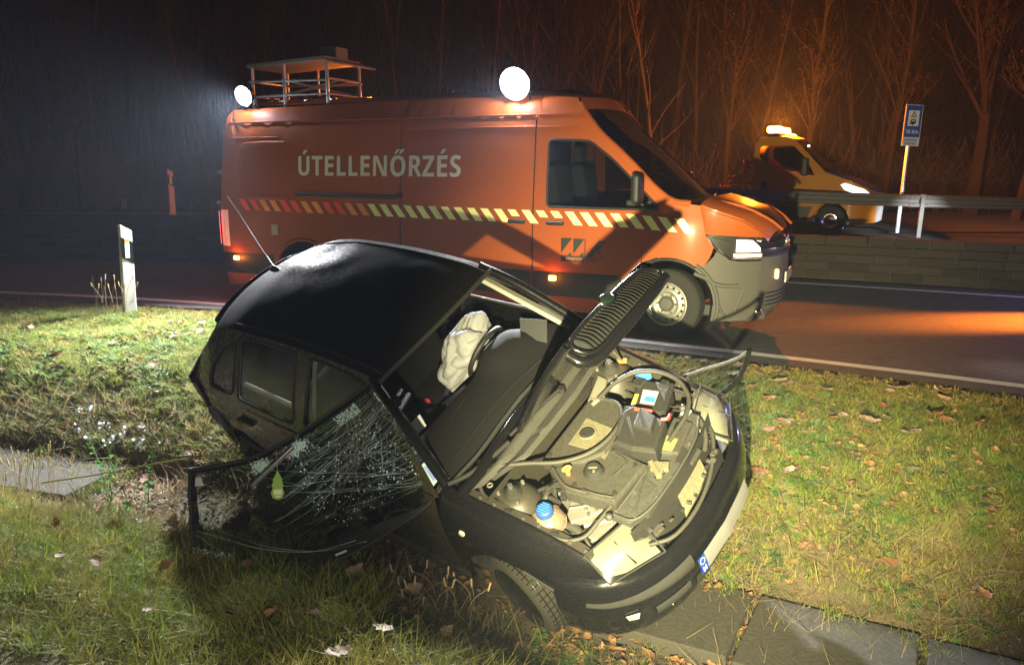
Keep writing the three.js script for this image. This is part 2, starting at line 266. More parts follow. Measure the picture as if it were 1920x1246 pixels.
// ---------- black hatchback (X forward from the front axle, Y up, Z to its right) ----------
const car = thing('crashed_hatchback', 'black hatchback tipped into the roadside ditch with its bonnet up and windscreen torn off', 'car');
car.position.set(0.598, -0.512, -4.707);
car.quaternion.setFromRotationMatrix(new THREE.Matrix4().makeBasis(V(0.7778, -0.0700, 0.6246).normalize(), V(-0.2614, 0.8677, 0.4228).normalize(), V(-0.5715, -0.4922, 0.6566).normalize()));
{
  const shear = (Y) => -0.06 * clamp((Y - 0.93) / 0.42, 0, 1.2);
  const halfW = (X) => pws(X, [-3.2, -3.0, -2.6, -2.0, -0.6, 0, 0.25, 0.45, 0.62], [0.6, 0.715, 0.79, 0.82, 0.825, 0.82, 0.795, 0.745, 0.67]);
  const bulge = (Y) => pws(Y, [0.14, 0.22, 0.35, 0.55, 0.72, 0.82, 0.93], [0.935, 0.965, 0.985, 1, 0.998, 0.982, 0.95]);
  const side = (s) => (x, y) => [x, y, s * halfW(x) * bulge(y)];
  const arc = (cx, cy, r, a0, a1, n = 14) => Array.from({ length: n + 1 }, (_, i) => { const a = lerp(a0, a1, i / n); return [cx + r * Math.cos(a), cy + r * Math.sin(a)]; });
  const R0 = side(1), L0 = side(-1);
  // fenders: rolled top edge then side
  const fTop = [[0.55, 0.67], [0.43, 0.745], [0.25, 0.8], [0.05, 0.855], [-0.2, 0.905], [-0.42, 0.945]];
  const fenderTopY = (x) => pws(x, fTop.map((p) => p[0]).reverse(), fTop.map((p) => p[1]).reverse());
  const fenderZ = (x) => pws(x, [-0.42, -0.2, 0.05, 0.25, 0.43, 0.57], [0.705, 0.69, 0.675, 0.66, 0.652, 0.665]);
  function fender(s) {
    const rows = [], nx = 48, nv = 16;
    for (let i = 0; i <= nx; i++) {
      const X = lerp(0.57, -0.42, i / nx), yt = fenderTopY(X), zt = fenderZ(X), zs = halfW(X), dx = Math.abs(X);
      let yb = X > 0.34 ? pw(X, [0.34, 0.57], [0.5, 0.63]) : 0.2; if (dx < 0.365) yb = Math.max(yb === 0.2 ? 0.2 : yb, 0.285 + Math.sqrt(Math.max(0, 0.365 ** 2 - X * X)));
      const row = [];
      for (let j = 0; j <= nv; j++) { const v = j / nv, y = lerp(yt, yb, v ** 1.15), q = clamp((yt - y) / 0.2), z = lerp(zt, zs * bulge(Math.min(y, 0.7)), Math.sin(q * Math.PI / 2) ** 0.8); row.push([X, y, s * z]); }
      rows.push(row);
    }
    return grid(rows);
  }
  part(car, 'fender', [fender(1), tube([[-0.41, 0.945, 0.7], [-0.2, 0.905, 0.685], [0.05, 0.855, 0.67], [0.25, 0.8, 0.655], [0.43, 0.742, 0.648]], 0.006)], M.carPaint);
  part(car, 'fender', [fender(-1), tube([[-0.41, 0.945, -0.7], [-0.2, 0.905, -0.685], [0.05, 0.855, -0.67], [0.25, 0.8, -0.655], [0.43, 0.742, -0.648]], 0.006)], M.carPaint);
  part(car, 'side_indicator', at(cyl(0.018, 0.022, 0.012, 16), -0.27, 0.745, 0.825, Math.PI / 2), std([0.6, 0.57, 0.48], 0.3));
  const frontDoor = roundPoly([[-0.43, 0.2], [-0.43, 0.94], [-1.62, 0.94], [-1.66, 0.2]], 0.05);
  const rearDoor = [[-1.67, 0.2], [-1.63, 0.94], [-2.42, 0.94], [-2.36, 0.64], ...arc(-2.462, 0.285, 0.375, 1.2, 0.24, 10), [-2.07, 0.2]];
  const quarter = [[-2.43, 0.94], [-3.03, 0.94], [-3.07, 0.8], [-3.06, 0.6], [-2.86, 0.58], [-2.835, 0.34], ...arc(-2.462, 0.285, 0.375, 0.2, Math.PI - 0.05, 2).slice(0, 0), ...arc(-2.462, 0.285, 0.375, Math.PI - 0.1, 1.23, 12)];
  for (const [s, P] of [[1, R0], [-1, L0]]) {
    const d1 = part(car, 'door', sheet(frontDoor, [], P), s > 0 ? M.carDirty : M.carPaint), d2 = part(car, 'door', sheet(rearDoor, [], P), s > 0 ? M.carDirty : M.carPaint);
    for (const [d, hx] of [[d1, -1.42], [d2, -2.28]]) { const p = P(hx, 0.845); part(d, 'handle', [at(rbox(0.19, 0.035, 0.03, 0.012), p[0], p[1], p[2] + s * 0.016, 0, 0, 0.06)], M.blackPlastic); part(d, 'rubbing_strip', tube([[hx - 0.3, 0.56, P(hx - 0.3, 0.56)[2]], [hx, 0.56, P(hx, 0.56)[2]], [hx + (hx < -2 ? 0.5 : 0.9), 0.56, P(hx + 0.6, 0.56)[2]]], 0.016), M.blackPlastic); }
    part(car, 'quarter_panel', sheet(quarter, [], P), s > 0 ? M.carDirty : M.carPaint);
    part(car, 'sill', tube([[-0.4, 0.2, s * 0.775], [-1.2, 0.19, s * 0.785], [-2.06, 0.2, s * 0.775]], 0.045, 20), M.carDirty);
  }
  // greenhouse side frames (pillars and roof rail) with window openings
  const gz = (s) => (x, y) => [x, y, s * (0.775 - (y - 0.93) * 0.56 - 0.09 * smooth(-2.6, -3.1, x) + 0.012 * Math.sin((y - 0.93) * 6)) + shear(y)];
  const frame = [[-0.4, 0.93], [-0.55, 1.05], [-0.78, 1.215], [-0.98, 1.36], [-1.12, 1.405], [-1.7, 1.43], [-2.37, 1.405], [-2.66, 1.315], [-2.86, 1.17], [-3.02, 0.93]];
  const winF = roundPoly([[-0.62, 0.985], [-1.1, 1.345], [-1.585, 1.365], [-1.6, 0.975]], 0.04), winR = roundPoly([[-1.715, 0.975], [-1.735, 1.365], [-2.34, 1.345], [-2.345, 0.985]], 0.04), winQ = roundPoly([[-2.4, 0.995], [-2.4, 1.32], [-2.56, 1.245], [-2.7, 1.09], [-2.705, 0.99]], 0.06);
  for (const s of [1, -1]) {
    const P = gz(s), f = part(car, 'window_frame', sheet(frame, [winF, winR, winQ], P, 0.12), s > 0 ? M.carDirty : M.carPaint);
    part(f, 'window_rubber', [winF, winR, winQ].map((w) => band(w, 0.011, P)), M.rubber);
    const Pi = (x, y) => { const q = P(x, y); q[2] -= s * 0.008; return q; };
    for (const w of s > 0 ? [winF, winR, winQ] : [winR, winQ]) part(car, 'side_window', sheet(w, [], Pi, 0.3), M.carGlass);
    if (s > 0) { part(f, 'window_trim', [rod(Pi(-1.79, 1.03).map((v, i) => v - (i === 2 ? 0.05 : 0)), Pi(-2.33, 1.04).map((v, i) => v - (i === 2 ? 0.05 : 0)), 0.02)], M.cream); part(f, 'seat_belt', [rod([-1.62, 0.95, 0.66], [-1.6, 1.34, 0.44], 0.014)], M.cream); }
  }
  // inner faces of the A pillar seen through the opening (pale trim)
  part(car, 'pillar_trim', [prism([[-0.44, 0.985, -0.672], [-0.5, 0.985, -0.735], [-1.06, 1.345, -0.62], [-1.02, 1.37, -0.565]], 0.03, 0.006, [0.5, 0.3, 0.8])], M.cream, 'pale windscreen pillar trim');
  part(car, 'pillar', [tube([[-0.36, 0.965, -0.735], [-0.62, 1.13, -0.71], [-0.85, 1.28, -0.675], [-1.05, 1.385, -0.635]], 0.032, 20, 10)], M.carPaint);
  part(car, 'pillar', [tube([[-0.4, 0.95, 0.7], [-0.62, 1.11, 0.62], [-0.82, 1.255, 0.55], [-1.0, 1.38, 0.485]], 0.03, 20, 10)], M.carPaint);
  // roof with a dent
  const edgeR = (u) => { const x = lerp(-0.955, -2.8, u); return [x, pws(-x, [0.95, 1.1, 1.7, 2.37, 2.66, 2.8], [1.375, 1.41, 1.432, 1.405, 1.335, 1.275]), pws(-x, [0.95, 1.7, 2.4, 2.8], [0.485, 0.485, 0.49, 0.44])]; };
  const edgeL = (u) => { const p = edgeR(u); return [p[0] - 0.02, p[1], pws(-p[0], [0.95, 1.7, 2.3, 2.6, 2.8], [-0.645, -0.645, -0.625, -0.585, -0.5])]; };
  const roofAt = (u, w) => {
    const a = edgeL(u), b = edgeR(u), k = 1 - (2 * w - 1) ** 2, p = a.map((v, i) => lerp(v, b[i], w));
    p[0] += 0.075 * k * (0.9 - 2 * u); p[1] += 0.05 * k ** 0.8;
    const d = Math.hypot((p[0] + 2.42) / 0.24, (p[2] + 0.42) / 0.17); p[1] -= 0.03 * Math.exp(-d * d) - 0.006 * Math.exp(-((d - 1.4) ** 2) * 4); p[1] += 0.0008 * n2(p[0] * 3, p[2] * 3);
    return p;
  };
  const roof = part(car, 'roof', [surf(48, 60, (w, u) => roofAt(u, w))], M.carRoof);
  part(roof, 'roof_gutter', [tube(Array.from({ length: 12 }, (_, i) => { const p = roofAt(i / 11, 0.045); p[1] += 0.001; return p; }), 0.005, 40, 6), tube(Array.from({ length: 12 }, (_, i) => { const p = roofAt(i / 14, 0.955); p[1] -= 0.002; return p; }), 0.005, 40, 6)], M.rubber);
  part(car, 'windscreen_frame', [tube(Array.from({ length: 14 }, (_, i) => { const p = roofAt(0, i / 13); p[1] -= 0.012; p[0] += 0.008; return p; }), 0.016, 50, 8)], M.rubber);
  part(car, 'headliner', [tube(Array.from({ length: 14 }, (_, i) => { const p = roofAt(0.01, i / 13); p[1] -= 0.034; return p; }), 0.007, 50, 6), surf(12, 20, (w, u) => { const p = roofAt(0.01 + 0.97 * u, 0.03 + 0.94 * w); p[1] -= 0.04; return p; })], M.cream);
  const ant = part(car, 'antenna', [at(lathe([[0, 0.03], [0.012, 0.028], [0.03, 0.012], [0.04, 0], [0.03, -0.01]], 16), -2.56, 1.475, -0.08, 0, 0, 0, [1.5, 1, 0.8])], M.blackPlastic);
  part(ant, 'mast', [rod([-2.56, 1.49, -0.08], [-2.62, 1.56, -0.1], 0.007, 0.006), tube(Array.from({ length: 9 }, (_, i) => [-2.62 - 0.34 * i / 8, 1.56 + 0.42 * i / 8 - 0.02 * Math.sin(i), -0.1 - 0.12 * i / 8]), 0.0035, 40, 6)], std([0.16, 0.16, 0.16], 0.4));
  // tailgate and rear
  const tg = [[0, 0], [-0.07, -0.1], [-0.16, -0.24], [-0.24, -0.38]].map((d) => d);
  const hatchRow = (k) => Array.from({ length: 21 }, (_, j) => { const w = j / 20, p = roofAt(1, w), z0 = p[2]; const belt = [-3.06 - 0.1 * (1 - (2 * w - 1) ** 2), 0.95, lerp(-0.735, 0.715, w)]; return [lerp(p[0], belt[0], k), lerp(p[1], belt[1], k), lerp(z0, belt[2], k)]; });
  part(car, 'tailgate', [grid([0, 0.2, 0.4, 0.6, 0.8, 1].map(hatchRow)), surf(20, 6, (w, v) => [-3.06 - 0.1 * (1 - (2 * w - 1) ** 2) - 0.05 * Math.sin(v * 2.6), lerp(0.95, 0.55, v), lerp(-0.735, 0.715, w)])], M.carPaint);
  part(car, 'spoiler', [tube(Array.from({ length: 9 }, (_, i) => { const p = roofAt(1, 0.06 + 0.88 * i / 8); return [p[0] - 0.02, p[1] - 0.01, p[2]]; }), 0.026, 30, 8)], M.carPaint);
  part(car, 'rear_bumper', [surf(30, 8, (u, v) => { const a = lerp(-1, 1, u), k = Math.abs(a), z = Math.sign(a) * pws(k, [0, 0.5, 0.75, 0.9, 1], [0, 0.5, 0.7, 0.785, 0.815]), x = pws(k, [0, 0.5, 0.75, 0.9, 1], [-3.22, -3.19, -3.1, -2.96, -2.78]); return [x - 0.03 * Math.sin(v * Math.PI) + 0.02, lerp(0.64, 0.2, v), z * (1 - 0.04 * v)]; })], M.carPaint);
  part(car, 'tail_lamp', prism([[-2.98, 0.93, 0.742], [-3.1, 0.95, 0.66], [-3.15, 0.68, 0.66], [-3.02, 0.66, 0.75]], 0.03, 0.01, [-0.5, 0, 1]), phys([0.05, 0.004, 0.004], 0.15, { clearcoat: 1 }));
  // front bumper
  const plan = (a) => { const k = Math.abs(a), z = pws(k, [0, 0.3, 0.55, 0.75, 0.9, 1], [0, 0.33, 0.56, 0.71, 0.78, 0.8]), x = pws(k, [0, 0.3, 0.55, 0.75, 0.9, 1], [0.83, 0.8, 0.71, 0.58, 0.43, 0.3]); return [x, Math.sign(a) * z]; };
  const prof = (v) => [pws(v, [0, 0.08, 0.2, 0.45, 0.6, 0.8, 0.93, 1], [0.625, 0.615, 0.565, 0.44, 0.37, 0.26, 0.19, 0.165]), pws(v, [0, 0.08, 0.2, 0.45, 0.6, 0.8, 0.93, 1], [-0.05, -0.01, 0.015, 0.03, 0.022, 0.012, -0.015, -0.08])];
  const bump = (a, v, off = 0) => { const [x, z] = plan(a), [y, o] = prof(v), e = 0.01, p1 = plan(clamp(a - e, -1, 1)), p2 = plan(clamp(a + e, -1, 1)), n = V(-(p1[1] - p2[1]), 0, (p1[0] - p2[0])).normalize(), top = v < 0.2 ? 0.035 * smooth(0.45, 0.8, Math.abs(a)) * (1 - v / 0.2) : 0; return [x + n.x * (o + off), y + top, z + n.z * (o + off)]; };
  const bumper = part(car, 'front_bumper', surf(70, 26, (u, v) => bump(lerp(-1, 1, u), v)), M.carPaint);
  part(bumper, 'rubbing_strip', [surf(24, 6, (u, v) => bump(lerp(0.27, 0.86, u), lerp(0.22, lerp(0.42, 0.27, u), v) + 0.02 * u, 0.004 + 0.014 * Math.sin(v * Math.PI)))], M.engDark);
  part(bumper, 'fog_lamp_grille', [surf(16, 6, (u, v) => bump(lerp(0.31, 0.54, u), lerp(0.58, 0.72, v), 0.004 + 0.01 * Math.sin(v * Math.PI)))], M.engDark);
  part(bumper, 'air_intake', [surf(30, 5, (u, v) => bump(lerp(-0.24, 0.26, u), lerp(0.66, 0.83, v), 0.003)), ...[0.68, 0.72, 0.76, 0.8].map((v) => surf(30, 1, (u, w) => bump(lerp(-0.24, 0.26, u), v + w * 0.012, 0.009)))], M.engDark);
  part(bumper, 'torn_edge', prism([bump(0.7, 0.5, 0.012), bump(0.69, 0.6, 0.012), bump(0.64, 0.62, 0.014), bump(0.63, 0.5, 0.014)], 0.004, 0.001, [1, 0, 0.5]), M.white, 'pale broken tab');
  part(bumper, 'fog_lamp', [at(lathe([[0, 0.012], [0.03, 0.01], [0.04, 0], [0.045, -0.03]], 20), ...bump(0.42, 0.76, 0.006), 0, 0, -1.3)], M.headLens);
  const edgeStrip = part(car, 'bumper_seam', [tube([[0.12, 0.63, 0.815], [0.3, 0.52, 0.79], [0.37, 0.51, 0.775], [0.5, 0.58, 0.735], [0.58, 0.64, 0.69]], 0.008, 30, 6)], M.rubber);
  // number plate: blank white with a blue EU band
  const plateAt = (a, y, off) => { const v = 0.47 + (0.43 - y) * 1.6; const p = bump(a, v, off); return [p[0] + (0.495 - y) * 0.16, y, p[2]]; };
  const pl = part(car, 'number_plate', surf(16, 3, (u, v) => plateAt(lerp(-0.27, 0.2, u), lerp(0.495, 0.375, v), 0.018)), std([0.17, 0.17, 0.175], 0.6, DS));
  const eu = canvasTex(64, 128, (c) => { c.fillStyle = '#123a9c'; c.fillRect(0, 0, 64, 128); c.fillStyle = '#ffd83a'; for (let i = 0; i < 12; i++) { const a = i * Math.PI / 6; c.beginPath(); c.arc(32 + 20 * Math.cos(a), 36 + 20 * Math.sin(a), 3.4, 0, 7); c.fill(); } c.fillStyle = '#fff'; c.font = 'bold 52px sans-serif'; c.textAlign = 'center'; c.fillText('H', 32, 116); });
  { const b = surf(3, 3, (u, v) => plateAt(lerp(0.252, 0.2, u), lerp(0.495, 0.375, v), 0.0185)); const uv = b.attributes.uv; for (let i = 0; i < uv.count; i++) uv.setXY(i, uv.getX(i), 1 - uv.getY(i)); part(pl, 'country_band', b, std([1, 1, 1], 0.5, { map: eu, ...DS })); }
  // headlamps
  for (const s of [1, -1]) {
    const Z = (z) => (s > 0 ? z : -(z + 0.045)), c = [[0.435, 0.748, 0.648], [0.535, 0.752, 0.315], [0.742, 0.636, 0.385], [0.59, 0.65, 0.688]].map(([x, y, z]) => [x, y, Z(z)]);
    const face = (off) => surf(14, 10, (u, v) => { const p = [0, 1, 2].map((i) => lerp(lerp(c[0][i], c[1][i], u), lerp(c[3][i], c[2][i], u), v)); const k = Math.sin(u * Math.PI) * Math.sin(v * Math.PI); p[0] += off + 0.035 * k; p[1] += off * 1.2 + 0.05 * k; return p; });
    const h = part(car, 'headlight', face(-0.028), M.reflector);
    part(h, 'lens', face(0.002), M.headLens);
    part(h, 'bezel', [...c.map((p, i) => rod(p, c[(i + 1) % 4], 0.005, 0.005, 6)), rod([0.52, 0.728, Z(0.5)].map((v, i) => v + (i === 1 ? 0.004 : 0)), [0.66, 0.668, Z(0.535)], 0.003)], M.rubber);
  }
  // engine bay tub
  part(car, 'engine_bay', [
    surf(6, 6, (u, v) => [lerp(-0.2, 0.62, u), lerp(0.34, 0.4, u), lerp(-0.66, 0.66, v)]),
    ...[1, -1].map((s) => surf(12, 6, (u, v) => { const X = lerp(-0.34, 0.46, u); return [X, lerp(fenderTopY(X) - 0.03, 0.35, v), s * lerp(fenderZ(X) - 0.012, 0.6, smooth(0, 0.5, v))]; })),
    surf(20, 6, (u, v) => [-0.16 - 0.03 * v, lerp(0.9, 0.35, v), lerp(-0.66, 0.66, u)]),
    ...[1, -1].map((s) => surf(12, 2, (u, v) => { const X = lerp(-0.36, 0.46, u); return [X, fenderTopY(X) - 0.012 - 0.012 * v, s * (fenderZ(X) - 0.07 * v)]; })),
  ], M.bayMetal);
  for (const s of [1, -1]) {
    const z = s > 0 ? 0.535 : -0.525, t = part(car, 'strut_tower', [at(lathe([[0, 0.03], [0.05, 0.03], [0.09, 0.02], [0.13, -0.03], [0.17, -0.12], [0.2, -0.3]], 28), -0.08, 0.83, z)], M.bayMetal);
    part(t, 'strut_cap', [at(lathe([[0, 0.055], [0.025, 0.052], [0.03, 0.03], [0.05, 0.028], [0.055, 0], [0.06, -0.02]], 24), -0.08, 0.855, z)], M.engDark);
    part(t, 'strut_nut', [at(cyl(0.016, 0.016, 0.03, 6), -0.08, 0.915, z)], M.steel);
    for (const a of [0.6, 2.7, 4.8]) part(t, 'bolt', at(cyl(0.011, 0.011, 0.02, 6), -0.08 + 0.085 * Math.cos(a), 0.862, z + 0.085 * Math.sin(a)), M.alu);
  }
  // cowl: grey plastic trough with slats, wiper arm
  const co = [[-0.305, 0.945, -0.62], [-0.3, 0.95, -0.45], [-0.27, 0.955, -0.095], [-0.25, 0.955, 0.189], [-0.24, 0.95, 0.429], [-0.255, 0.94, 0.683]], ci = [[-0.14, 0.915, -0.56], [-0.13, 0.925, -0.41], [-0.105, 0.93, -0.21], [-0.105, 0.93, 0.04], [-0.115, 0.925, 0.307], [-0.2, 0.915, 0.52]];
  const cowlAt = (u, v) => { const f = u * 5, i = Math.min(4, Math.floor(f)), t = f - i, a = co[i].map((q, k) => lerp(q, co[i + 1][k], t)), b = ci[i].map((q, k) => lerp(q, ci[i + 1][k], t)); const p = a.map((q, k) => lerp(q, b[k], v)); p[1] += 0.008 * Math.sin(v * 9) - (v > 0.9 ? 0.02 : 0); return p; };
  const cowl = part(car, 'cowl', surf(40, 14, cowlAt), M.greyPlastic);
  for (let i = 0; i < 74; i++) { const u = 0.14 + 0.78 * i / 73; if (u > 0.64 && u < 0.68) continue; const a = cowlAt(u, 0.6), b = cowlAt(u + 0.002, 0.9); a[1] += 0.008; b[1] += 0.008; part(cowl, 'vent_slat', rod(a, b, 0.0042, 0.0042, 5), M.engDark); }
  part(car, 'wiper', [tube([[-0.19, 0.985, -0.15], [-0.215, 0.985, -0.02], [-0.24, 0.98, 0.12], [-0.262, 0.975, 0.26]], 0.012, 24), at(cyl(0.022, 0.026, 0.03, 16), -0.185, 0.975, -0.165)], M.blackPlastic);
  part(car, 'windscreen_ledge', [tube([[-0.33, 0.955, -0.68], [-0.335, 0.968, -0.3], [-0.325, 0.97, 0.05], [-0.3, 0.965, 0.35], [-0.275, 0.955, 0.58], [-0.29, 0.945, 0.72]], 0.03, 60, 10)], M.carPaint);
  part(car, 'windscreen_seal', [tube([[-0.36, 0.975, -0.66], [-0.375, 0.985, -0.2], [-0.37, 0.985, 0.15], [-0.35, 0.98, 0.45], [-0.37, 0.97, 0.66]], 0.012, 50, 6), tube([[-0.25, 0.962, 0.3], [-0.27, 0.964, 0.42], [-0.32, 0.97, 0.6], [-0.38, 0.975, 0.7]], 0.014, 30, 8)], M.rubber);
  // engine cover and what lies on it
  const cover = part(car, 'engine_cover', [prism([[-0.062, 0.87, -0.255], [0.12, 0.87, -0.285], [0.232, 0.87, -0.215], [0.256, 0.87, -0.1], [0.25, 0.87, 0.09], [0.16, 0.87, 0.2], [0, 0.87, 0.27], [-0.062, 0.87, 0.275]], 0.09, 0.014, [0, 1, 0]), prism([[0.18, 0.845, 0.1], [0.27, 0.845, 0.02], [0.49, 0.845, 0.055], [0.462, 0.845, 0.35], [0.3, 0.845, 0.375], [0.17, 0.845, 0.39], [0.0, 0.845, 0.3]], 0.1, 0.016, [0, 1, 0])], M.engPlastic);
  part(cover, 'cover_plate', [prism([[0.014, 0.878, -0.096], [0.199, 0.878, -0.079], [0.198, 0.878, 0.108], [0.025, 0.878, 0.119]], 0.008, 0.002, [0, 1, 0])], M.beige);
  part(cover, 'emblem_disc', [at(cyl(0.04, 0.044, 0.01, 32), 0.08, 0.882, 0.004)], M.engDark);
  part(cover, 'emblem_ring', [at(new THREE.TorusGeometry(0.05, 0.006, 8, 36), 0.08, 0.88, 0.004, Math.PI / 2)], M.beige);
  part(cover, 'cover_plate', [prism([[0.262, 0.852, 0.12], [0.25, 0.852, 0.03], [0.2, 0.852, 0.1]], 0.006, 0.001, [0, 1, 0])], M.beige);
  const cap = part(car, 'oil_filler', [at(lathe([[0.062, -0.01], [0.06, 0.006], [0.045, 0.008], [0.044, 0.03], [0.036, 0.034], [0, 0.03]], 30), 0.249, 0.846, 0.215)], M.engDark);
  part(cap, 'filler_label', [at(rbox(0.05, 0.006, 0.012, 0.002), 0.25, 0.88, 0.215, 0, 0.5), at(rbox(0.014, 0.006, 0.02, 0.002), 0.268, 0.88, 0.235, 0, 0.4)], M.beige);
  part(car, 'cable_box', [prism([[0.18, 0.905, -0.25], [0.281, 0.905, -0.262], [0.47, 0.905, -0.22], [0.525, 0.905, 0.0], [0.39, 0.905, 0.035], [0.27, 0.905, 0.03], [0.25, 0.905, -0.1]], 0.16, 0.02, [0, 1, 0]), prism([[0.3, 0.935, -0.24], [0.42, 0.935, -0.21], [0.45, 0.935, -0.1], [0.33, 0.935, -0.1]], 0.05, 0.012, [0, 1, 0]), tube([[0.26, 0.9, -0.24], [0.25, 0.93, -0.16], [0.27, 0.9, -0.02]], 0.016)], M.engDark);
  // battery
  const bat = part(car, 'battery', [prism([[0.13, 0.86, -0.5], [0.335, 0.86, -0.535], [0.4, 0.86, -0.3], [0.2, 0.86, -0.272]], 0.2, 0.01, [0, 1, 0]), prism([[0.33, 0.875, -0.53], [0.36, 0.875, -0.53], [0.42, 0.875, -0.3], [0.39, 0.875, -0.3]], 0.03, 0.006, [0, 1, 0]), at(rbox(0.05, 0.03, 0.05, 0.008), 0.31, 0.88, -0.5), at(rbox(0.07, 0.02, 0.07, 0.01), 0.16, 0.875, -0.46)], M.engDark);
  part(bat, 'battery_label', [prism([[0.205, 0.864, -0.43], [0.3, 0.864, -0.445], [0.325, 0.864, -0.34], [0.24, 0.864, -0.325]], 0.003, 0, [0, 1, 0])], M.white);
  part(bat, 'battery_label', [prism([[0.178, 0.864, -0.38], [0.2, 0.864, -0.385], [0.225, 0.864, -0.29], [0.2, 0.864, -0.285]], 0.003, 0, [0, 1, 0])], std([0.6, 0.55, 0.06], 0.5));
  part(bat, 'battery_label', [prism([[0.245, 0.867, -0.385], [0.31, 0.867, -0.39], [0.32, 0.867, -0.352], [0.255, 0.867, -0.345]], 0.002, 0, [0, 1, 0])], M.blue);
  part(bat, 'cable', [tube([[0.36, 0.9, -0.26], [0.33, 0.915, -0.24], [0.27, 0.915, -0.23]], 0.011), tube([[0.44, 0.9, -0.22], [0.47, 0.9, -0.24], [0.45, 0.87, -0.3]], 0.01)], M.red);
  part(car, 'washer_cap', [at(cyl(0.045, 0.045, 0.03, 24), 0.14, 0.865, -0.545, 0, 0, 0, [1.3, 1, 0.7])], M.blue);
  part(car, 'white_label', [prism([[0.46, 0.8, -0.44], [0.51, 0.8, -0.43], [0.51, 0.8, -0.37], [0.46, 0.8, -0.38]], 0.02, 0.002, [0, 1, 0])], M.white);
  part(car, 'relay_box', [prism([[-0.117, 0.88, -0.439], [-0.045, 0.88, -0.427], [0.025, 0.88, -0.293], [0.0, 0.88, -0.19], [-0.06, 0.88, -0.22]], 0.09, 0.018, [0, 1, 0])], std([0.15, 0.147, 0.125], 0.55));
  part(car, 'mesh_panel', [prism([[-0.14, 0.885, -0.39], [-0.1, 0.885, -0.34], [-0.09, 0.885, -0.2], [-0.14, 0.885, -0.22]], 0.02, 0.003, [0, 1, 0]), ...Array.from({ length: 10 }, (_, i) => rod([-0.14 + 0.002 * i, 0.89, -0.38 + 0.017 * i], [-0.095, 0.89, -0.36 + 0.015 * i], 0.003, 0.003, 5))], M.engDark);
  // rubber seal hanging loose over the bay
  part(car, 'rubber_seal', [tube([[-0.285, 0.915, 0.6], [-0.25, 0.925, 0.48], [-0.1, 0.92, 0.37], [0.075, 0.91, 0.275], [0.192, 0.905, 0.151], [0.245, 0.91, 0.003], [0.232, 0.915, -0.145], [0.162, 0.915, -0.224], [0.061, 0.905, -0.245]], 0.014, 80, 8)], M.engPlastic);
  part(car, 'rubber_seal', [tube([[0.0, 0.88, -0.25], [0.038, 0.895, -0.398], [0.115, 0.9, -0.515], [0.247, 0.89, -0.57], [0.381, 0.87, -0.555], [0.476, 0.85, -0.474], [0.516, 0.84, -0.366], [0.518, 0.83, -0.257], [0.51, 0.82, -0.146]], 0.014, 80, 8)], M.engPlastic);
  part(car, 'rubber_seal', [tube([[-0.3, 0.9, 0.56], [-0.22, 0.875, 0.62], [-0.06, 0.845, 0.65], [0.151, 0.8, 0.645], [0.3, 0.765, 0.62], [0.38, 0.765, 0.56], [0.41, 0.785, 0.46], [0.43, 0.8, 0.336], [0.46, 0.8, 0.15]], 0.012, 80, 8)], M.engPlastic);
  // right of the engine: tank, bracket, dipstick, hoses
  const tank = part(car, 'coolant_tank', at(new THREE.SphereGeometry(0.096, 36, 24), 0.14, 0.745, 0.55, 0, 0, 0, [1, 0.92, 1]), phys([0.22, 0.16, 0.12], 0.4, { transmission: 0.25, thickness: 0 }));
  part(tank, 'tank_seam', [at(new THREE.TorusGeometry(0.097, 0.004, 6, 44), 0.14, 0.74, 0.55, Math.PI / 2), at(rbox(0.03, 0.05, 0.02, 0.006), 0.08, 0.79, 0.51), ...[0.5, 1.4, 2.3].map((a) => at(new THREE.TorusGeometry(0.0965, 0.002, 5, 30, Math.PI), 0.14, 0.745, 0.55, 0, a, 0))], std([0.2, 0.14, 0.11], 0.5));
  part(tank, 'coolant', [at(new THREE.SphereGeometry(0.0935, 32, 10, 0, Math.PI * 2, Math.PI * 0.6, Math.PI * 0.4), 0.14, 0.745, 0.55, 0, 0, 0, [1.03, 0.95, 1.03])], std([0.6, 0.16, 0.1], 0.4));
  const bc = part(tank, 'tank_cap', [at(lathe([[0, 0.034], [0.03, 0.034], [0.044, 0.03], [0.048, 0.02], [0.048, -0.01]], 36), 0.14, 0.832, 0.55)], std([0.018, 0.065, 0.24], 0.5));
  for (let i = 0; i < 5; i++) part(bc, 'cap_rib', at(rbox(0.07 - Math.abs(i - 2) * 0.012, 0.006, 0.006, 0.002), 0.14, 0.868, 0.55 + (i - 2) * 0.014), M.blue);
  const br = part(car, 'bracket', [prism([[0.132, 0.74, 0.216], [0.25, 0.74, 0.2], [0.336, 0.74, 0.249], [0.395, 0.74, 0.321], [0.33, 0.74, 0.42], [0.251, 0.74, 0.5], [0.2, 0.74, 0.46], [0.16, 0.74, 0.36]], 0.05, 0.008, [0, 1, 0]), tube([[0.2, 0.755, 0.35], [0.26, 0.765, 0.36], [0.31, 0.76, 0.33], [0.33, 0.755, 0.28], [0.29, 0.755, 0.27]], 0.013), rod([0.2, 0.75, 0.43], [0.34, 0.75, 0.33], 0.009), rod([0.16, 0.75, 0.3], [0.3, 0.75, 0.24], 0.008)], M.alu);
  for (let i = 0; i < 9; i++) part(br, 'bolt', at(cyl(0.009, 0.009, 0.018, 6), pick([0.18, 0.2, 0.24, 0.29, 0.32, 0.35]) + rr(-0.01, 0.01), 0.748, rr(0.26, 0.42)), M.steel);
